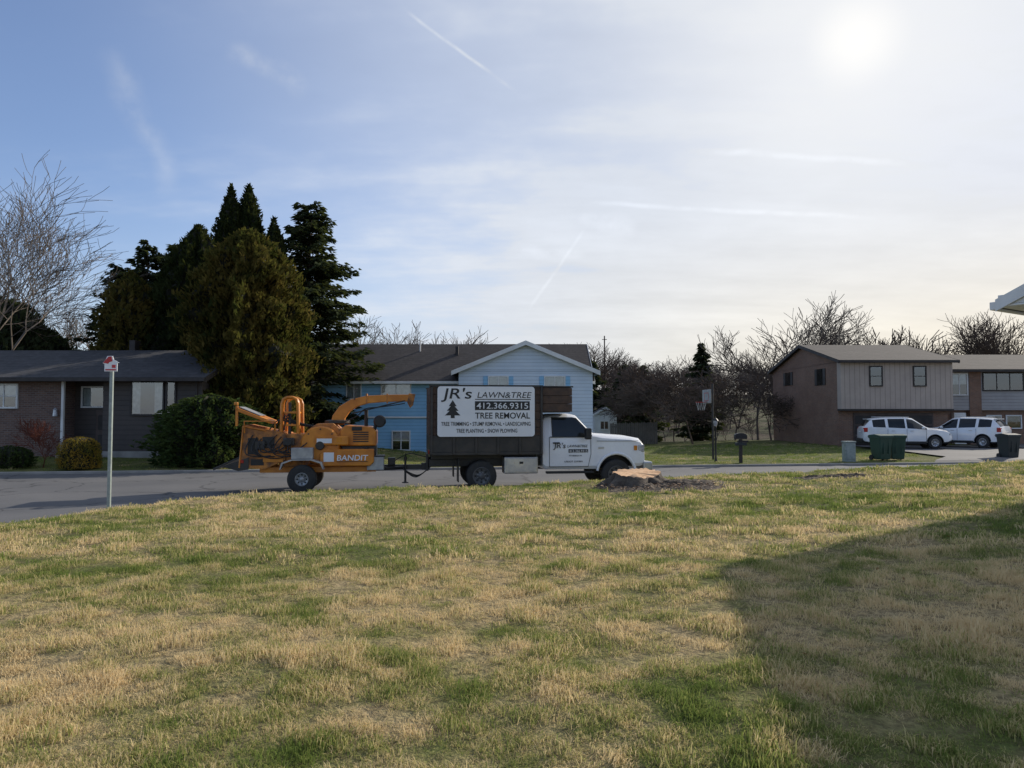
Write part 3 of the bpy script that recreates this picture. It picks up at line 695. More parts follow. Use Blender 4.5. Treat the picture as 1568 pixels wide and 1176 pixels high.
def loft(p,name,st,glass,mats,wells,wr_,wy):
    v=[];f=[];mi=[]
    for (x,w,zb,zm,zbt,wr,zr,ze_) in st:
        half=[(w-.06,zb),(w,zb+.09),(w,zm),(w-.025,zbt),(wr,ze_),(max(wr-.13,.1),zr),]
        ring=[(-a_,b_) for a_,b_ in half]+[(0,zr+.025)]+[(a_,b_) for a_,b_ in half[::-1]]
        for a_,b_ in ring: v.append((x,a_,b_))
    n=13
    for k in range(len(st)-1):
        for i in range(n):
            f.append((k*n+i,(k+1)*n+i,(k+1)*n+(i+1)%n,k*n+(i+1)%n)); mi.append(glass(k,i))
    f.append(tuple(range(n))); mi.append(0); b0=(len(st)-1)*n; f.append(tuple(range(b0+n-1,b0-1,-1))); mi.append(0)
    o=mesh(name,v,f,mats,p,mi=mi); recalc(o)
    for (wx,side) in wells:
        cv=[];cf=[];N_=24
        ya,yb=(side*(wy+.3),side*(wy-.32))
        for y_ in(ya,yb):
            for k in range(N_):
                a=2*math.pi*k/N_; cv.append((wx+wr_*math.cos(a),y_,wr_*.86+wr_*math.sin(a)))
        for k in range(N_): cf.append((k,(k+1)%N_,N_+(k+1)%N_,N_+k))
        cf+= [tuple(range(N_-1,-1,-1)),tuple(range(N_,2*N_))]
        cut=mesh('cut',cv,cf,mats,mi=[2]*len(cf)); recalc(cut)
        md=o.modifiers.new('w','BOOLEAN'); md.operation='DIFFERENCE'; md.solver='EXACT'
        cut.parent=p; md.object=cut
        bpy.context.view_layer.update(); dg=bpy.context.evaluated_depsgraph_get()
        me=bpy.data.meshes.new_from_object(o.evaluated_get(dg)); o.modifiers.clear(); o.data=me
        bpy.data.objects.remove(cut)
    me=o.data; me.polygons.foreach_set('use_smooth',np.ones(len(me.polygons),dtype=bool)); me.set_sharp_from_angle(angle=math.radians(28))
    bev(o,.012,2)
    return o
# ------------------------------------------------------------------ truck
AN=math.radians(8.6)
T=empty('tree_service_truck',(-.96,20.6,0),AN)
wm=[M['white'],M['glassv'],M['black']]
st=[(1.66,.96,.62,1.0,1.42,.80,1.90,1.84),(1.74,.98,.55,1.0,1.43,.80,1.99,1.93),(1.92,.98,.55,1.0,1.43,.80,2.02,1.95),(2.50,.99,.55,1.0,1.43,.80,2.03,1.95),(2.62,.99,.55,1.0,1.43,.79,2.0,1.93),
    (3.03,.99,.55,1.0,1.43,.86,1.56,1.50),(3.12,1.0,.55,1.0,1.42,.88,1.50,1.47),(3.3,1.02,.55,1.0,1.38,.92,1.48,1.43),(4.1,1.02,.6,1.0,1.33,.92,1.42,1.37),(4.38,1.0,.62,1.0,1.26,.90,1.37,1.31),(4.50,.95,.65,.95,1.14,.84,1.26,1.2)]
def tg(k,i):
    if i in(3,8) and k in(2,3,4): return 1
    if i in(5,6) and k==4: return 1
    return 0
loft(T,'cab_body',st,tg,wm,[(3.68,-1),(3.68,1)],.50,1.02)
def seam(p,pts,y,name='seam'): curve(p,name,[(a_,y,b_) for a_,b_ in pts],.007,M['black'])
seam(T,[(1.84,.62),(1.84,1.42)],-.983); seam(T,[(2.98,1.42),(2.98,.95),(2.90,.62),(1.84,.62)],-.993)
curve(T,'window_surround',[(1.93,-.962,1.45),(1.93,-.80,1.93),(2.6,-.79,1.92),(2.99,-.90,1.47)],.016,M['black'])
box(T,'hood_seam',3.14,4.3,-1.022,-1.012,1.30,1.312,M['black'],.0)
box(T,'door_handle',1.93,2.12,-1.02,-.985,1.24,1.28,M['black'],.01)
box(T,'belt_trim',1.86,2.97,-.985,-.968,1.405,1.43,M['black'],.003)
box(T,'fender_badge',3.18,3.34,-1.03,-1.012,1.10,1.15,M['alu'],.004)
for s in(-1,1):
    box(T,'mirror_arm',2.78,2.84,*(sorted((s*.97,s*1.22))),1.42,1.46,M['black'],.01)
    box(T,'mirror',2.76,2.92,*(sorted((s*1.12,s*1.34))),1.36,1.66,M['black'],.03)
    box(T,'running_board',1.75,3.05,*(sorted((s*.86,s*1.04))),.44,.50,M['black'],.015)
    pts=[(3.68+.54*math.cos(a),s*1.035,.43+.54*math.sin(a)) for a in np.linspace(.15,math.pi-.15,16)]
    curve(T,'fender_flare',pts,.035,M['white'])
    wheel(T,'front_wheel',3.68,s*.93,.405,.24,s); wheel(T,'rear_wheel_outer',0,s*.98,.405,.22,s); wheel(T,'rear_wheel_inner',0,s*.70,.405,.22,s)
    box(T,'headlamp',4.28,4.49,*(sorted((s*.62,s*1.0))),1.0,1.20,M['lamp'],.03)
    box(T,'turn_lamp',4.18,4.27,*(sorted((s*.99,s*1.03))),1.05,1.18,M['amber'],.01)
    box(T,'mud_flap',-.62,-.60,*(sorted((s*.6,s*1.12))),.25,.85,M['black'],.005)
box(T,'bumper',4.45,4.72,-1.0,1.0,.50,.74,M['alu'],.04)
box(T,'grille',4.48,4.545,-.62,.62,.80,1.14,M['blacksteel'],.02)
for k in range(3): box(T,'grille_bar_%d'%k,4.54,4.56,-.6,.6,.86+k*.09,.89+k*.09,M['alu'],.004)
for s in(-1,1): box(T,'frame_rail',-1.35,3.2,*(sorted((s*.38,s*.48))),.62,.82,M['blacksteel'],.01)
lathe(T,'rear_axle',[(.07,-.9),(.07,-.15),(.17,-.1),(.17,.1),(.07,.15),(.07,.9)],M['blacksteel'],(0,0,.405),n=14)
box(T,'subframe',-1.3,1.55,-.55,.55,.82,.96,M['blacksteel'],.01)
box(T,'tool_box',.60,1.50,-1.12,-.62,.46,.90,M['alu'],.02); box(T,'tool_box_lid',.64,1.46,-1.135,-1.122,.50,.86,M['alu'],.006); box(T,'tool_box_latch',1.0,1.1,-1.15,-1.136,.72,.78,M['black'],.004)
yb=1.2
box(T,'bed_floor',-1.37,1.60,-yb,yb,.96,1.04,M['blacksteel'],.01)
for s in(-1,1):
    y0,y1=sorted((s*yb,s*(yb-.05)))
    box(T,'bed_side',-1.37,1.60,y0,y1,1.04,1.47,M['blacksteel'],.008)
    for k in range(6):
        x_=-1.35+k*.58; box(T,'stake_%d'%k,x_,x_+.06,*sorted((s*(yb+.002),s*(yb+.045))),.98,2.74,M['blacksteel'],.008)
    for k in range(6):
        z_=1.475+k*.214; box(T,'plank_%d'%k,-1.37,1.60,*sorted((s*(yb-.005),s*(yb-.045))),z_,z_+.205,M['wood'],.006)
    box(T,'top_rail',-1.39,1.62,*sorted((s*(yb-.06),s*(yb+.05))),2.76,2.80,M['blacksteel'],.006)
    for k in range(3):
        z_=2.10+k*.214; box(T,'cab_guard_plank_%d'%k,1.625,2.42,*sorted((s*(yb-.02),s*(yb-.06))),z_,z_+.205,M['wood'],.006)
    box(T,'cab_guard_rail',1.62,2.45,*sorted((s*(yb-.07),s*(yb-.01))),2.745,2.785,M['blacksteel'],.006)
for k in range(6):
    z_=1.475+k*.214; box(T,'front_plank_%d'%k,1.55,1.59,-yb+.05,yb-.05,z_,z_+.205,M['wood'],.004)
    box(T,'gate_plank_%d'%k,-1.36,-1.32,-yb+.05,yb-.05,z_,z_+.205,M['wood'],.004)
for k in range(3):
    z_=2.10+k*.214; box(T,'guard_front_%d'%k,2.38,2.42,-yb+.061,yb-.061,z_,z_+.205,M['wood'],.004)
box(T,'tailgate',-1.36,-1.30,-yb+.06,yb-.06,1.04,1.47,M['blacksteel'],.01)
box(T,'box_cover',-1.36,2.40,-yb+.061,yb-.061,2.74,2.758,M['wood'],.0)
box(T,'guard_floor',1.62,2.37,-yb+.065,yb-.065,2.08,2.10,M['blacksteel'],0)
box(T,'tail_lamp',-1.40,-1.372,-1.15,-.95,1.0,1.1,M['red'],.01)
def rrect(p,name,x0,x1,z0,z1,y,th,r,m):
    pts=[]
    for cx,cz,a0 in ((x1-r,z0+r,-90),(x1-r,z1-r,0),(x0+r,z1-r,90),(x0+r,z0+r,180)):
        for k in range(5):
            a=math.radians(a0+k*22.5); pts.append((cx+r*math.cos(a),cz+r*math.sin(a)))
    return prism(p,name,pts,y-th,y,m,.002)
SY=-yb-.05
SGN=empty('side_sign'); SGN.parent=T
rrect(SGN,'sign_border',-1.19,1.40,1.43,2.77,SY+.003,.02,.09,M['ink']); rrect(SGN,'sign_panel',-1.175,1.385,1.445,2.755,SY-.018,.008,.08,M['signw'])
ty=SY-.030
text(SGN,'letters_jrs',"JR's",-.66,2.44,ty,.38,M['ink'],.80,.003,.15)
text(SGN,'letters_lawn',"LAWN&TREE",.56,2.46,ty,.22,M['ink'],1.44,.0,.2)
box(SGN,'underline',-.20,1.28,ty-.002,ty+.003,2.41,2.43,M['ink'],0)
box(SGN,'phone_band',-.20,1.25,ty-.002,ty+.003,2.14,2.37,M['ink'],0)
text(SGN,'letters_phone',"412.366.9315",.53,2.178,ty-.006,.22,M['signw'],1.36,.001)
text(SGN,'letters_removal',"TREE REMOVAL",.53,1.92,ty,.22,M['ink'],1.45,.003)
text(SGN,'letters_line3',"TREE TRIMMING \u2022 STUMP REMOVAL \u2022 LANDSCAPING",.10,1.73,ty,.145,M['ink'],2.35,.001)
text(SGN,'letters_line4',"TREE PLANTING \u2022 SNOW PLOWING",.12,1.55,ty,.145,M['ink'],1.6,.001)
tp=[(-.83,1.93),(-.83,2.0),(-.98,2.0),(-.86,2.12),(-.93,2.12),(-.83,2.24),(-.88,2.24),(-.78,2.40),(-.68,2.24),(-.73,2.24),(-.63,2.12),(-.70,2.12),(-.58,2.0),(-.73,2.0),(-.73,1.93)]
prism(SGN,'tree_logo',tp,ty-.002,ty+.003,M['ink'],0)
text(T,'door_letters_1',"JR's",2.12,1.12,-1.0,.20,M['ink'],.34,.001,.15); text(T,'door_letters_2',"LAWN&TREE",2.60,1.14,-1.0,.10,M['ink'],.56,.0,.2)
box(T,'door_phone_band',2.36,2.90,-.999,-.995,1.0,1.09,M['ink'],0); text(T,'door_letters_3',"412.366.9315",2.63,1.01,-1.003,.09,M['signw'],.5,.0)
text(T,'door_letters_4',"PITTSBURGH, PA",2.55,.90,-1.0,.05,M['ink'],.35,.0); text(T,'door_letters_5',"USDOT 2297801",2.5,.74,-1.0,.06,M['ink'],.5,.0)
box(T,'seat',1.78,1.90,-.6,.6,1.0,1.6,M['dark'],.03)
# ------------------------------------------------------------------ chipper trailer
C=empty('wood_chipper_trailer',(-.96-4.60*math.cos(AN),20.6-4.60*math.sin(AN),0),AN)
for s in(-1,1):
    wheel(C,'wheel',0,s*.90,.37,.22,s,M['grey'],.17)
    prism(C,'fender',[(-.55,.62),(-.50,.80),(-.25,.88),(.25,.88),(.50,.80),(.55,.62),(.52,.62),(.46,.77),(.23,.85),(-.23,.85),(-.46,.77),(-.52,.62)],*sorted((s*.76,s*1.06)),M['grey'],.004)
    box(C,'frame_rail',-1.1,1.85,*sorted((s*.52,s*.62)),.52,.66,M['orange'],.01)
box(C,'tool_locker',-.27,.27,-1.0,-.66,.885,1.17,M['grey'],.015)
lathe(C,'axle',[(.05,-.9),(.05,.9)],M['blacksteel'],(0,0,.37),n=10)
prism(C,'infeed_tray',[(-1.55,.92),(-1.55,.96),(-2.22,.66),(-2.22,.60)],-.72,.72,M['blacksteel'],.005)
prism(C,'tray_skirt',[(-2.0,.70),(-1.35,.93),(-1.35,.62),(-1.6,.58)],-.75,-.73,M['blacksteel'],.004)
for s in(-1,1):
    prism(C,'infeed_side',[(-1.58,.66),(-.95,.62),(-.45,.85),(-.45,1.50),(-.95,1.60),(-1.50,1.72)],*sorted((s*.73,s*.69)),M['orange2'],.006)
    curve(C,'infeed_edge',[(-1.58,s*.74,.66),(-1.50,s*.74,1.72),(-.95,s*.74,1.61)],.025,M['orange'])
prism(C,'infeed_floor',[(-1.58,.70),(-.45,.85),(-.45,.81),(-1.58,.66)],-.685,.685,M['blacksteel'],0)
prism(C,'infeed_top',[(-1.5,1.72),(-.95,1.60),(-.45,1.5),(-.45,1.54),(-.95,1.64),(-1.5,1.76)],-.685,.685,M['orange2'],0)
prism(C,'raised_flap',[(-1.72,2.12),(-1.68,2.20),(-.85,1.86),(-.85,1.78)],-.62,.55,M['orange'],.01)
prism(C,'raised_flap_plate',[(-1.66,2.215),(-1.64,2.23),(-1.1,2.0),(-1.12,1.985)],-.55,.2,M['grey'],.004)
box(C,'flap_post',-1.72,-1.66,-.62,-.55,1.72,2.25,M['orange'],.01); box(C,'flap_lamp',-1.76,-1.66,-.64,-.56,2.26,2.34,M['amber'],.015)
box(C,'marker_lamp',-1.55,-1.47,-.77,-.742,.78,.86,M['red'],.01)
box(C,'side_opening',-1.38,-1.12,-.738,-.731,1.0,1.42,M['black'],.0); box(C,'side_opening_2',-1.02,-.72,-.738,-.731,1.16,1.45,M['black'],.0)
box(C,'side_opening_3',-1.30,-.98,-.738,-.731,.72,.88,M['black'],.0)
box(C,'side_plate',-1.0,-.5,-.745,-.732,.80,1.05,M['orange'],.006)
for y_ in(-.52,-.36,.4):
    pts=[(-.60,y_,1.35),(-.58,y_,2.30),(-.54,y_,2.42),(-.44,y_,2.47),(-.32,y_,2.47),(-.22,y_,2.42),(-.18,y_,2.30),(-.16,y_,1.35)]
    curve(C,'feed_yoke',pts,.042,M['orange'])
box(C,'yoke_cylinder',-.43,-.35,-.49,-.41,1.4,2.35,M['blacksteel'],.03)
for z_ in(1.72,2.05): box(C,'yoke_bar',-.56,-.2,-.50,.4,z_,z_+.05,M['orange'],.01)
box(C,'feed_box',-.62,.02,-.62,.62,.66,1.52,M['orange2'],.02)
box(C,'feed_motor',-.50,-.22,-.82,-.622,1.22,1.42,M['blacksteel'],.03); lathe(C,'feed_motor_cap',[(.001,-.92),(.09,-.92),(.09,-.82)],M['black'],(-.36,0,1.32),n=16)
box(C,'feed_cover',-.60,-.30,-.66,-.622,.75,1.15,M['orange'],.01)
lathe(C,'drum_housing',[(.001,-.70),(.47,-.70),(.50,-.66),(.50,.66),(.47,.70),(.001,.70)],M['orange'],(.42,0,1.22),n=30)
lathe(C,'drum_bearing',[(.001,-.80),(.10,-.80),(.12,-.76),(.12,-.702)],M['blacksteel'],(.42,0,1.22),n=16)
for k in range(8):
    a=k*.785; lathe(C,'housing_bolt_%d'%k,[(.001,-.72),(.022,-.72),(.022,-.70)],M['blacksteel'],(.42+.42*math.cos(a),0,1.22+.42*math.sin(a)),n=6)
box(C,'belt_guard',.30,1.15,-.78,-.705,1.22,1.46,M['orange'],.03)
box(C,'decal_strip',.34,.72,-.785,-.781,1.28,1.40,M['signw'],0); box(C,'warning_decal',.84,.98,-.785,-.781,1.30,1.42,M['amber'],0)
prism(C,'fuel_tank',[(.42,.68),(1.70,.68),(1.80,.78),(1.80,1.12),(.62,1.12),(.42,1.0)],-.80,-.55,M['orange'],.025)
lathe(C,'fuel_cap',[(.06,0),(.06,.05),(.001,.055)],M['black'],(1.6,-.67,1.12),axis='z',n=14)
prism(C,'engine_cover',[(.92,1.20),(1.85,1.20),(1.85,1.58),(1.72,1.70),(1.05,1.74),(.92,1.62)],-.60,.60,M['orange'],.03)
box(C,'engine_block',.95,1.85,-.54,.54,.68,1.199,M['blacksteel'],.02)
for k in range(5): box(C,'louvre_%d'%k,1.25,1.65,-.612,-.598,1.30+k*.06,1.33+k*.06,M['black'],.003)
box(C,'tank_decal',.52,.78,-.806,-.801,.80,1.04,M['signw'],0)
text(C,'letters_brand',"BANDIT",1.24,.83,-.808,.20,M['signw'],.80,.003,.1)
box(C,'brand_underline',.86,1.64,-.806,-.801,.79,.805,M['ink'],0)
prism(C,'cutter_top',[(.05,1.60),(.30,1.78),(.72,1.80),(.95,1.60),(.95,1.3),(.05,1.3)],-.50,.50,M['orange2'],.02)
cx=[(.62,1.75),(.68,2.0),(.86,2.25),(1.15,2.43),(1.55,2.53),(2.1,2.56),(2.72,2.57)]
lower=[(2.70,2.38),(2.1,2.37),(1.62,2.33),(1.32,2.24),(1.12,2.10),(1.0,1.92),(.98,1.75)]
prism(C,'discharge_chute',cx+lower,-.16,.16,M['orange'],.015)
for x_ in (1.55,2.1): box(C,'chute_rib',x_,x_+.04,-.175,.175,2.33,2.59,M['orange2'],.005)
prism(C,'chute_deflector',[(2.70,2.60),(2.88,2.58),(2.82,2.28),(2.74,2.20),(2.66,2.36)],-.19,.19,M['orange2'],.012)
curve(C,'chute_rod',[(1.2,-.2,2.05),(2.1,-.2,2.28),(2.6,-.2,2.4)],.018,M['blacksteel'])
curve(C,'chute_hose',[(.9,-.2,1.8),(1.35,-.25,1.95),(1.5,-.22,2.2),(2.0,-.2,2.22),(2.6,-.2,2.33)],.014,M['black'],typ='N')
lathe(C,'chute_turntable',[(.30,0),(.34,.02),(.34,.08),(.24,.10)],M['blacksteel'],(.80,0,1.78),axis='z',n=24)
curve(C,'chute_handle',[(1.25,-.18,2.42),(1.3,-.2,2.7),(1.34,-.2,2.72)],.015,M['blacksteel'])
lathe(C,'air_cleaner',[(.001,-.42),(.13,-.42),(.165,-.36),(.165,-.14),(.13,-.10),(.001,-.10)],M['black'],(1.93,0,1.84),n=24)
curve(C,'air_pipe',[(1.78,-.25,1.55),(1.82,-.25,1.75),(1.9,-.25,1.82)],.05,M['black'])
lathe(C,'exhaust_stack',[(.05,0),(.05,.45),(.035,.46)],M['blacksteel'],(1.55,.2,1.70),axis='z',n=12)
box(C,'control_panel',1.22,1.48,-.63,-.60,1.60,1.70,M['black'],.01)
for k in range(11):
    a=random.uniform(-.76,-.74); x_=-1.25+k*.1
    curve(C,'hydraulic_hose',[(x_,a,1.5-.05*k%.3),(x_-.25+random.uniform(-.1,.2),a-.10,1.15+random.uniform(-.15,.2)),(x_+.1,a-.12,.95+random.uniform(-.1,.15)),(x_+.45,a-.03,1.0+random.uniform(-.1,.3))],.015,M['black'],typ='N')
for k in range(4):
    curve(C,'top_hose',[(-.9+k*.12,-.5,1.6),(-.7+k*.1,-.55,1.95+.08*k),(-.4,-.45,1.8),(.1+k*.1,-.4,1.7)],.016,M['black'],typ='N')
box(C,'valve_block',-1.2,-.95,-.80,-.745,1.12,1.34,M['blacksteel'],.01); curve(C,'control_bar',[(-1.45,-.8,1.55),(-1.45,-.86,1.85),(-.7,-.86,1.85),(-.7,-.8,1.6)],.02,M['orange'])
box(C,'tongue_beam',1.85,3.12,-.07,.07,.53,.66,M['blacksteel'],.01)
for s in(-1,1): curve(C,'tongue_brace',[(1.8,s*.5,.58),(2.6,s*.06,.58)],.05,M['blacksteel'])
box(C,'battery_box',1.62,2.06,-.72,-.36,.56,.92,M['grey'],.02); box(C,'battery_lid',1.60,2.08,-.74,-.34,.921,.95,M['blacksteel'],.01)
box(C,'cone_holder',2.15,2.35,-.25,-.05,.66,.86,M['blacksteel'],.02)
lathe(C,'jack',[(.03,0),(.03,.60),(.045,.60),(.045,.68)],M['blacksteel'],(2.62,-.14,.20),axis='z',n=12); lathe(C,'jack_foot',[(.001,0),(.09,0),(.09,.02),(.03,.04)],M['blacksteel'],(2.62,-.14,.17),axis='z',n=14)
curve(C,'jack_handle',[(2.62,-.14,.88),(2.62,-.26,.90),(2.62,-.26,.98)],.012,M['black'])
box(C,'hitch_coupler',3.05,3.28,-.09,.09,.52,.70,M['blacksteel'],.02)
for k in range(3): curve(C,'safety_chain',[(2.55,-.1-.05*k,.56),(2.8,-.16-.04*k,.30+.05*k),(3.05,-.15,.36),(3.3,-.1-.1*k,.62)],.014,M['blacksteel'],typ='N')
curve(C,'brake_cable',[(2.3,-.1,.75),(2.7,-.2,1.02),(3.0,-.2,.9),(3.35,-.25,.85)],.012,M['black'],typ='N')
box(C,'tow_plate',3.18,3.24,-.3,.3,.50,.95,M['blacksteel'],.01)
# ------------------------------------------------------------------ SUVs
def suv(name,loc,rz):
    p=empty(name,loc,rz); wm=[M['suvwhite'],M['glassv'],M['black']]
    bpy.context.view_layer.update()
    st=[(-2.36,.76,.44,.60,.76,.60,.84,.82),(-2.33,.85,.38,.70,1.0,.70,1.08,1.05),(-2.27,.89,.32,.74,1.14,.72,1.20,1.17),(-1.98,.925,.28,.74,1.17,.64,1.52,1.47),(-1.82,.93,.28,.74,1.17,.62,1.61,1.55),
     (-1.62,.935,.28,.74,1.165,.62,1.64,1.575),(-1.15,.94,.28,.73,1.15,.63,1.675,1.60),(-1.0,.94,.28,.73,1.145,.63,1.68,1.61),(-.12,.945,.28,.72,1.11,.64,1.69,1.615),(-.02,.945,.28,.72,1.105,.64,1.69,1.61),(.32,.94,.28,.72,1.09,.62,1.64,1.56),
     (1.02,.935,.28,.72,1.05,.74,1.18,1.12),(1.18,.935,.28,.72,1.03,.76,1.13,1.08),(1.75,.925,.29,.70,.99,.76,1.07,1.03),(2.08,.89,.33,.66,.92,.72,.99,.95),(2.26,.80,.40,.60,.82,.62,.88,.85),(2.36,.66,.46,.55,.66,.52,.70,.69)]
    def g(k,i):
        if i in(3,8) and k in(4,5,7,9,10): return 1
        if i in(5,6) and k==10: return 1
        if i in(4,5,6,7) and k==2: return 1
        if i in(0,11,12): return 2
        return 0
    loft(p,'body',st,g,wm,[(1.40,-1),(1.40,1),(-1.38,-1),(-1.38,1)],.415,.94)
    for s in(-1,1):
        for x_ in(1.40,-1.38):
            wheel(p,'wheel',x_,s*.83,.355,.23,s,M['alu'])
            curve(p,'arch_trim',[(x_+.43*math.cos(a),s*.94,.357+.43*math.sin(a)) for a in np.linspace(.1,math.pi-.1,14)],.02,M['black'])
        box(p,'roof_rail',-1.6,.15,*sorted((s*.54,s*.565)),1.695,1.73,M['alu'],.01)
        box(p,'mirror',.70,.86,*sorted((s*.93,s*1.10)),1.08,1.20,M['suvwhite'],.04)
        box(p,'head_lamp',1.98,2.23,*sorted((s*.54,s*.84)),.74,.86,M['lamp'],.035)
        box(p,'tail_lamp',-2.31,-2.10,*sorted((s*.66,s*.915)),.90,1.14,M['red'],.03)
        for x_ in(-1.05,-.05,.95): seam(p,[(x_,.36),(x_,1.08)],s*.945)
        box(p,'sill_trim',-.92,.94,*sorted((s*.945,s*.957)),.30,.42,M['black'],.004)
        for x_ in(-.85,.12): box(p,'door_handle',x_,x_+.18,*sorted((s*.94,s*.965)),.96,.99,M['alu'],.006)
    box(p,'grille',2.16,2.33,-.46,.46,.54,.76,M['black'],.03); box(p,'grille_bar',2.30,2.36,-.42,.42,.63,.67,M['alu'],.01)
    box(p,'rear_bumper',-2.42,-2.28,-.78,.78,.36,.56,M['black'],.03); box(p,'plate',-2.355,-2.318,-.26,.26,.80,.93,M['signw'],.005)
    box(p,'rear_spoiler',-2.06,-1.85,-.58,.58,1.57,1.62,M['suvwhite'],.015)
    p.scale=(.93,.97,1.0)
    return p
d=40.3
suv('white_suv',(PX(1382,d),d,.20),math.radians(-14))
d=41.8
suv('white_suv',(PX(1472,d),d,.2),math.radians(180-50))
# ------------------------------------------------------------------ street furniture
M['sred']=mat('sign_red',(.55,.03,.03),None,5,.45)
d=14.4; x_=PX(170,d); g0=gz(x_,d)
P_=empty('street_sign',(x_,d,g0-.05),.1)
prism(P_,'post',[(-.03,0),(.03,0),(.03,2.83),(-.03,2.83)],-.012,.012,M['post'],.004)
for s in(-1,1): box(P_,'post_flange',*sorted((s*.031,s*.02)),.013,.04,0,2.83,M['post'],.002)
pts=[(-.12,2.82),(.12,2.82),(.12,2.98),(.155,2.99),(.05,3.05),(.03,3.12),(-.07,3.12),(-.10,3.05),(-.155,2.98),(-.12,2.96)]
prism(P_,'sign_panel',pts,-.035,-.02,M['signw'],.003)
prism(P_,'red_roof',[(-.145,2.985),(-.045,3.11),(.01,3.11),(.03,3.02),(-.03,3.0),(-.05,2.97)],-.040,-.036,M['sred'],0)
box(P_,'red_band',-.10,.10,-.040,-.036,2.84,2.865,M['sred'],0); box(P_,'red_mark',.02,.09,-.040,-.036,2.89,2.95,M['sred'],0)
for z_ in(2.2,.9): lathe(P_,'bolt',[(.001,-.018),(.012,-.016),(.012,-.012)],M['alu'],(0,0,z_),n=8)
d=29.6; x_=PX(1133,d); P_=empty('mailbox',(x_,d,gz(x_,d)))
box(P_,'post',-.06,.06,-.06,.06,-.1,.95,M['fascia'],.01); box(P_,'cross_arm',-.12,.30,-.05,.05,.82,.9,M['fascia'],.01)
prism(P_,'box',[(-.24,.96),(-.24,1.1)]+[(-.24*math.cos(a),1.1+.10*math.sin(a)) for a in np.linspace(.2,math.pi-.2,7)]+[(.24,1.1),(.24,.96)],-.11,.11,M['black'],.01)
box(P_,'newspaper_box',-.2,.22,-.10,.10,.70,.815,M['bin2'],.01)
d=30.3; x_=PX(1095,d); P_=empty('lamp_post',(x_,d,gz(x_,d)-.03))
lathe(P_,'pole',[(.07,0),(.06,.1),(.035,.25),(.035,1.45),(.05,1.48),(.03,1.5)],M['black'],(0,0,0),axis='z',n=12)
lathe(P_,'lantern_glass',[(.06,1.50),(.10,1.72)],M['lamp'],(0,0,0),axis='z',n=6); lathe(P_,'lantern_cap',[(.13,1.72),(.05,1.82),(.02,1.84),(.02,1.88),(.001,1.89)],M['black'],(0,0,0),axis='z',n=6)
d=32.5; x_=PX(1091,d); P_=empty('basketball_hoop',(x_,d,gz(x_,d)-.03),math.radians(186))
curve(P_,'pole',[(0,0,0),(0,0,3.35)],.05,M['blacksteel']); curve(P_,'arm',[(0,0,3.0),(.25,0,3.0)],.03,M['blacksteel']); curve(P_,'brace',[(0,0,2.3),(.25,0,2.7)],.025,M['blacksteel'])
box(P_,'backboard',.25,.28,-.5,.5,2.5,3.1,M['grey'],.02)
for a_,b_,c_,e_ in((-.25,.25,2.6,2.63),(-.25,.25,2.94,2.97),(-.25,-.22,2.63,2.94),(.22,.25,2.63,2.94)): box(P_,'target_mark',.281,.285,a_,b_,c_,e_,M['sred'],0)
curve(P_,'rim',[(.52+.23*math.cos(a),.23*math.sin(a),2.55) for a in np.linspace(0,2*math.pi,16)[:-1]],.012,M['sred'],cyc=True)
for k in range(10):
    a=k*.628; curve(P_,'net',[(.52+.22*math.cos(a),.22*math.sin(a),2.54),(.52+.13*math.cos(a+.3),.13*math.sin(a+.3),2.2)],.006,M['curtain'])
def wheelie(name,px,d,rz,m):
    x_=PX(px,d); p=empty(name,(x_,d,gz(x_,d)+.0),rz)
    v=[(-.24,-.27,.06),(.24,-.27,.06),(.24,.27,.06),(-.24,.27,.06),(-.30,-.36,1.0),(.30,-.36,1.0),(.30,.36,1.0),(-.30,.36,1.0)]
    o=mesh('body',v,[(3,2,1,0),(4,5,6,7),(0,1,5,4),(1,2,6,5),(2,3,7,6),(3,0,4,7)],m,p); bev(o,.03)
    prismx(p,'lid',[(-.39,1.0),(-.37,1.06),(.0,1.11),(.36,1.07),(.38,1.0)],-.325,.325,m,.01)
    box(p,'rim_band',-.315,.315,-.375,.375,.94,.998,m,.01); curve(p,'handle',[(-.25,.38,1.0),(-.25,.46,1.0),(.25,.46,1.0),(.25,.38,1.0)],.018,m)
    for s in(-1,1): lathe(p,'wheel',[(.001,-.03),(.11,-.03),(.12,0),(.11,.03),(.001,.03)],M['rubber'],(s*.27,.26,.12),axis='x',n=16)
    for k in(-1,1): box(p,'rib',k*.12-.015,k*.12+.015,-.345,-.31,.3,.85,m,.005)
    return p
wheelie('wheelie_bin',1347,31.2,.2,M['bin']); wheelie('wheelie_bin',1370,31.4,-.15,M['bin']); wheelie('wheelie_bin',1542,32.5,.1,M['bin2'])
d=30.6; x_=PX(1298,d); P_=empty('utility_pedestal',(x_,d,gz(x_,d)-.02))
box(P_,'cabinet',-.21,.21,-.18,.18,0,.80,M['post'],.02); box(P_,'cap',-.23,.23,-.2,.2,.801,.86,M['post'],.015); box(P_,'door_panel',-.17,.17,-.19,-.182,.12,.7,M['post'],.006)
P_=empty('wooden_fence',(0,0,0)); d=52
fx0,fx1=PX(934,d),PX(1006,d)
xx=fx0
k=0
while xx<fx1:
    z0=gz(xx,d); hgt=1.55+.03*math.sin(k*2.1); y_=d+.4*(k%2)*.05
    prism(P_,'picket_%d'%k,[(xx,z0-.1),(xx+.13,z0-.1),(xx+.13,z0+hgt-.06),(xx+.065,z0+hgt),(xx,z0+hgt-.06)],y_,y_+.02,M['fence'],0); xx+=.145; k+=1
for z_ in(.4,1.2): box(P_,'rail',fx0,fx1,d+.045,d+.09,gz((fx0+fx1)/2,d)+z_,gz((fx0+fx1)/2,d)+z_+.09,M['fence'],0)
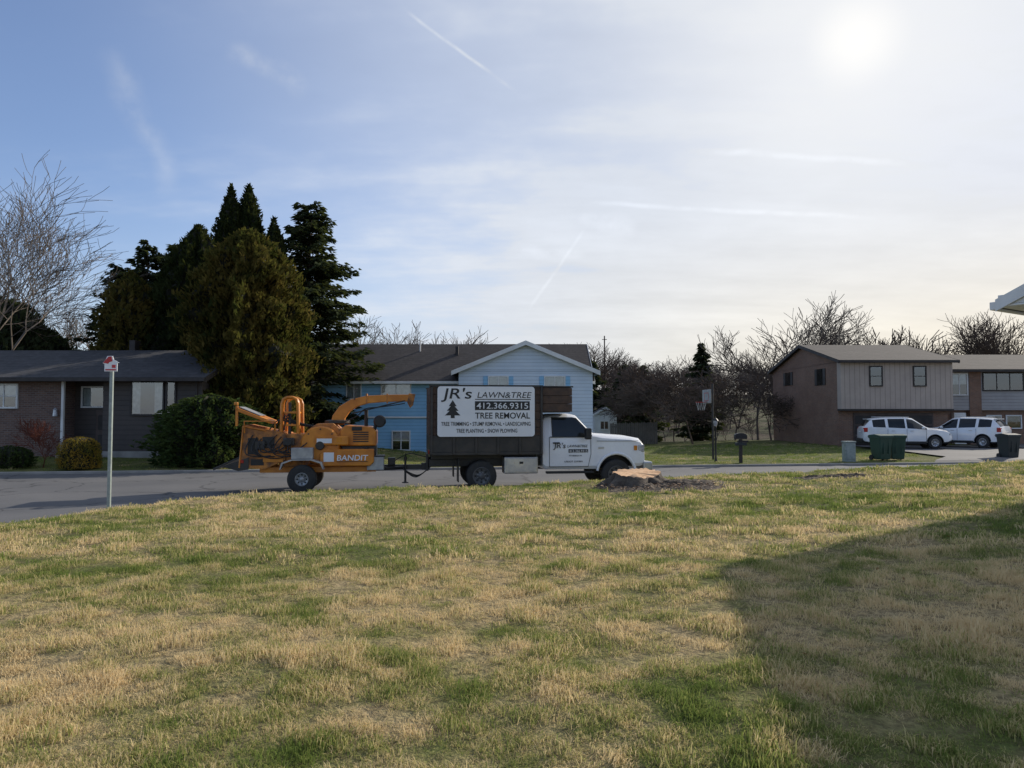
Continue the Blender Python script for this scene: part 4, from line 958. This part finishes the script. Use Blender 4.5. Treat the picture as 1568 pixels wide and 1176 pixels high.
P_=empty('garden_shed',(0,0,0)); d=60; a_,b_=PX(910,d),PX(944,d)
box(P_,'walls',a_,b_,d,d+2.5,-1,PZ(634,d),M['trim'],0); gable_y(P_,a_,b_,d,d+2.5,PZ(634,d),PZ(624,d),.15,M['roofd'],M['trim'],thick=.06,fm=M['trim'],ovy=.1)
window(P_,a_+.5,a_+1.1,.9,1.5,d,curt='none',mull=1)
d=75; x_=PX(926,d); P_=empty('utility_pole',(x_,d,gz(x_,d)))
lathe(P_,'pole',[(.11,0),(.06,PZ(514,d)-gz(x_,d)),(.001,PZ(514,d)-gz(x_,d)+.02)],M['bark'],(0,0,0),axis='z',n=10); zt=PZ(520,d)-gz(x_,d); box(P_,'bracket',-.25,.25,-.03,.03,zt,zt+.06,M['bark'],0)
# stump
d=15.9; x_=SX; g0=gz(x_,d)
P_=empty('tree_stump',(x_,d,g0+.04))
v=[];f=[];N_=60
lev=[(-.10,1.55),(.06,1.20),(.15,1.0),(.24,.94)]
rj=[random.uniform(-.03,.03) for _ in range(N_)]
for li,(z_,k_) in enumerate(lev):
    for k in range(N_):
        a=2*math.pi*k/N_; r=.47*k_*(1+.10*math.sin(3*a+1)+(.18 if li<2 else .06)*math.sin(7*a)*(1-li*.2)+.04*math.sin(13*a)+rj[k]); v.append((r*math.cos(a)*1.12,r*math.sin(a),z_+(.02*math.sin(2*a)+.06*math.sin(a)+rj[k]*.6 if li==3 else 0)))
for i in range(3):
    for k in range(N_): f.append((i*N_+k,i*N_+(k+1)%N_,(i+1)*N_+(k+1)%N_,(i+1)*N_+k))
mi=[0]*len(f); v.append((0,0,.245)); c0=len(v)-1
for k in range(N_): f.append((3*N_+k,3*N_+(k+1)%N_,c0)); mi.append(1)
mesh('stump_wood',v,f,[M['bark'],M['cut']],P_,mi=mi,angle=50)
def mound(name,cx,cy,rx_,ry_,hh,seed):
    v=[];f=[];NR,NA=22,90
    for i in range(NR+1):
        for k in range(NA):
            t_=i/NR; a=2*math.pi*k/NA; w_=1+.3*noise.noise((math.cos(a)*1.5+seed,math.sin(a)*1.5,0))
            x=cx+rx_*t_*w_*math.cos(a); y=cy+ry_*t_*w_*math.sin(a)
            z=gz(x,y)+hh*(1-t_**2)+ (.08*noise.noise((x*3.5,y*3.5,seed))+.06*noise.noise((x*11,y*11,seed)))*(1-t_**2) -.02*t_**4
            v.append((x,y,z))
    for i in range(NR):
        for k in range(NA): f.append((i*NA+k,i*NA+(k+1)%NA,(i+1)*NA+(k+1)%NA,(i+1)*NA+k))
    return mesh(name,v,f,M['soil'])
mound('soil_patch',SX+.45,15.55,1.75,1.3,.08,3); mound('soil_patch',7.1,16.3,1.0,.5,.03,8)
def flakes(name,n,fn,lo,hi,m,lift):
    v=[];f=[]
    for k in range(n):
        x,y=fn(k); z=gz(x,y)+lift+random.uniform(0,lift)
        l=random.uniform(lo,hi); e=Euler((random.uniform(-.6,.6),random.uniform(-.6,.6),random.uniform(0,6.28))).to_matrix()
        b0=len(v)
        for q in((-l,-l*.35,0),(l,-l*.3,0),(l*.9,l*.35,0),(-l*.8,l*.3,.005)):
            w_=e@Vector(q); v.append((x+w_.x,y+w_.y,z+w_.z))
        f.append((b0,b0+1,b0+2,b0+3))
    return mesh(name,v,f,m)
flakes('wood_chips',520,lambda k:(random.gauss(SX+.25,.75),random.gauss(15.2,.6)),.015,.045,M['chip'],.05)
def lf(k):
    y=random.uniform(4.5,17); return random.uniform(-.72,.72)*y,min(y,float(Ye(0))-1)
flakes('fallen_leaves',110,lf,.010,.022,M['leaf'],.018)
# ------------------------------------------------------------------ light & sky
AZ=math.radians(51); EL=math.radians(24)
sd=Vector((math.sin(AZ)*math.cos(EL),math.cos(AZ)*math.cos(EL),math.sin(EL)))
sun=bpy.data.lights.new('sun','SUN'); sun.energy=5.0; sun.angle=math.radians(.53); sun.color=(1,.91,.78)
so=bpy.data.objects.new('sun',sun); link(so); so.rotation_euler=sd.to_track_quat('Z','Y').to_euler(); so.location=(20,20,30)
w=bpy.data.worlds.new('World'); scene.world=w; w.use_nodes=True
w.cycles.sampling_method='MANUAL'; w.cycles.sample_map_resolution=512
t=NT(w.node_tree); bg=w.node_tree.nodes['Background']
sky=t.new('ShaderNodeTexSky',sky_type='NISHITA'); sky.sun_disc=False; sky.sun_elevation=EL; sky.sun_rotation=AZ; sky.altitude=300; sky.air_density=1.0; sky.dust_density=1.0; sky.ozone_density=2.4
D=t.vmath('NORMALIZE',t.new('ShaderNodeTexCoord').outputs['Generated'])
PT=math.radians(2.43)
def pdir(px,py):
    u=(px-784)/F; v_=(588-py)/F
    return Vector((u,math.cos(PT)-v_*math.sin(PT),math.sin(PT)+v_*math.cos(PT))).normalized()
sp=t.new('ShaderNodeSeparateXYZ'); t.put(sp.inputs[0],D)
den=t.math('ADD',t.math('MAXIMUM',sp.outputs[2],0.0),.14)
cb=t.new('ShaderNodeCombineXYZ'); t.put(cb.inputs[0],t.math('DIVIDE',sp.outputs[0],den)); t.put(cb.inputs[1],t.math('DIVIDE',sp.outputs[1],den))
mp=t.new('ShaderNodeMapping'); t.put(mp.inputs[0],cb.outputs[0]); mp.inputs['Rotation'].default_value=(0,0,.5); mp.inputs['Scale'].default_value=(.35,1.1,1)
n1=t.noise(mp.outputs[0],1.0,5,.6); n2=t.noise(cb.outputs[0],3.2,4,.6)
dots=t.vmath('DOT_PRODUCT',D,tuple(sd))
nmix=t.math('ADD',n1,t.math('MULTIPLY',t.math('SUBTRACT',n2,.5),.3))
veil=t.mr(dots,.22,.92,.06,.88,True)
low=t.mr(sp.outputs[2],.0,.28,.40,0,True)
cir=t.mr(nmix,.42,.78,0,.8,True)
fac=t.math('ADD',t.math('ADD',veil,low),t.math('MULTIPLY',cir,t.mr(dots,.2,.8,.40,1.0)))
nw=t.math('SUBTRACT',t.noise(D,12,2),.5); nb_=t.noise(D,30,3)
def contrail(a_,b_,wd,st_):
    A_=pdir(*a_);B_=pdir(*b_); n_=A_.cross(B_).normalized(); mid=(A_+B_).normalized(); half=A_.angle(B_)/2
    dd=t.math('ABSOLUTE',t.math('MULTIPLY_ADD',nw,wd*1.8,t.vmath('DOT_PRODUCT',D,tuple(n_))))
    m1=t.mr(dd,0,wd,1,0,True); m2=t.mr(t.vmath('DOT_PRODUCT',D,tuple(mid)),math.cos(half),math.cos(half*.5),0,1,True)
    m3=t.mr(nb_,.35,.62,.15,1)
    return t.math('MULTIPLY',t.math('MULTIPLY',m1,m2),t.math('MULTIPLY',m3,st_))
trail=None
for c_ in [((610,10),(800,148),.0035,.28),((880,310),(1360,335),.005,.55),((1040,230),(1460,255),.006,.6),((805,480),(900,345),.0035,.4),((165,60),(265,310),.022,.18),((340,75),(480,140),.016,.20),((770,382),(900,393),.012,.40),((880,335),(980,352),.016,.45)]:
    c1=contrail(*c_); trail=c1 if trail is None else t.math('ADD',trail,c1)
fac=t.math('MINIMUM',t.math('ADD',fac,trail),.94)
warm=t.math('MULTIPLY',t.mr(sp.outputs[2],.0,.32,1,0,True),t.mr(dots,.50,.95,0,1,True))
cc=t.mix(warm,(4.65,4.95,5.45),(6.5,5.8,4.5))
bright=t.math('ADD',t.mr(nmix,.35,.70,.88,1.12),t.math('MULTIPLY',trail,.25))
bc=t.new('ShaderNodeCombineXYZ')
for i in range(3): t.put(bc.inputs[i],bright)
cc=t.mix(1.0,cc,bc.outputs[0],'MULTIPLY')
tint=t.mix(1.0,sky.outputs[0],(1.0,1.0,1.12),'MULTIPLY')
colr=t.mix(fac,tint,cc)
dp=t.vmath('DOT_PRODUCT',D,tuple(pdir(1312,62)))
g1=t.math('POWER',t.mr(dp,.9980,1.0,0,1),2); g2=t.math('POWER',t.mr(dp,.92,1.0,0,1),3)
colr=t.mix(t.math('ADD',t.math('MULTIPLY',g1,.35),t.math('MULTIPLY',g2,.55),clamp=True),colr,(7.1,7.0,6.8))
t.l.new(colr,bg.inputs[0]); bg.inputs[1].default_value=.15
# ------------------------------------------------------------------ camera
cam=bpy.data.cameras.new('camera'); cam.lens=26; cam.sensor_width=36; cam.clip_start=.05; cam.clip_end=5000
co=bpy.data.objects.new('camera',cam); link(co); co.location=(0,0,2.0); co.rotation_euler=(math.pi/2+PT,0,0)
scene.camera=co
scene.view_settings.view_transform='Standard'; scene.view_settings.look='None'; scene.view_settings.exposure=0; scene.view_settings.gamma=1
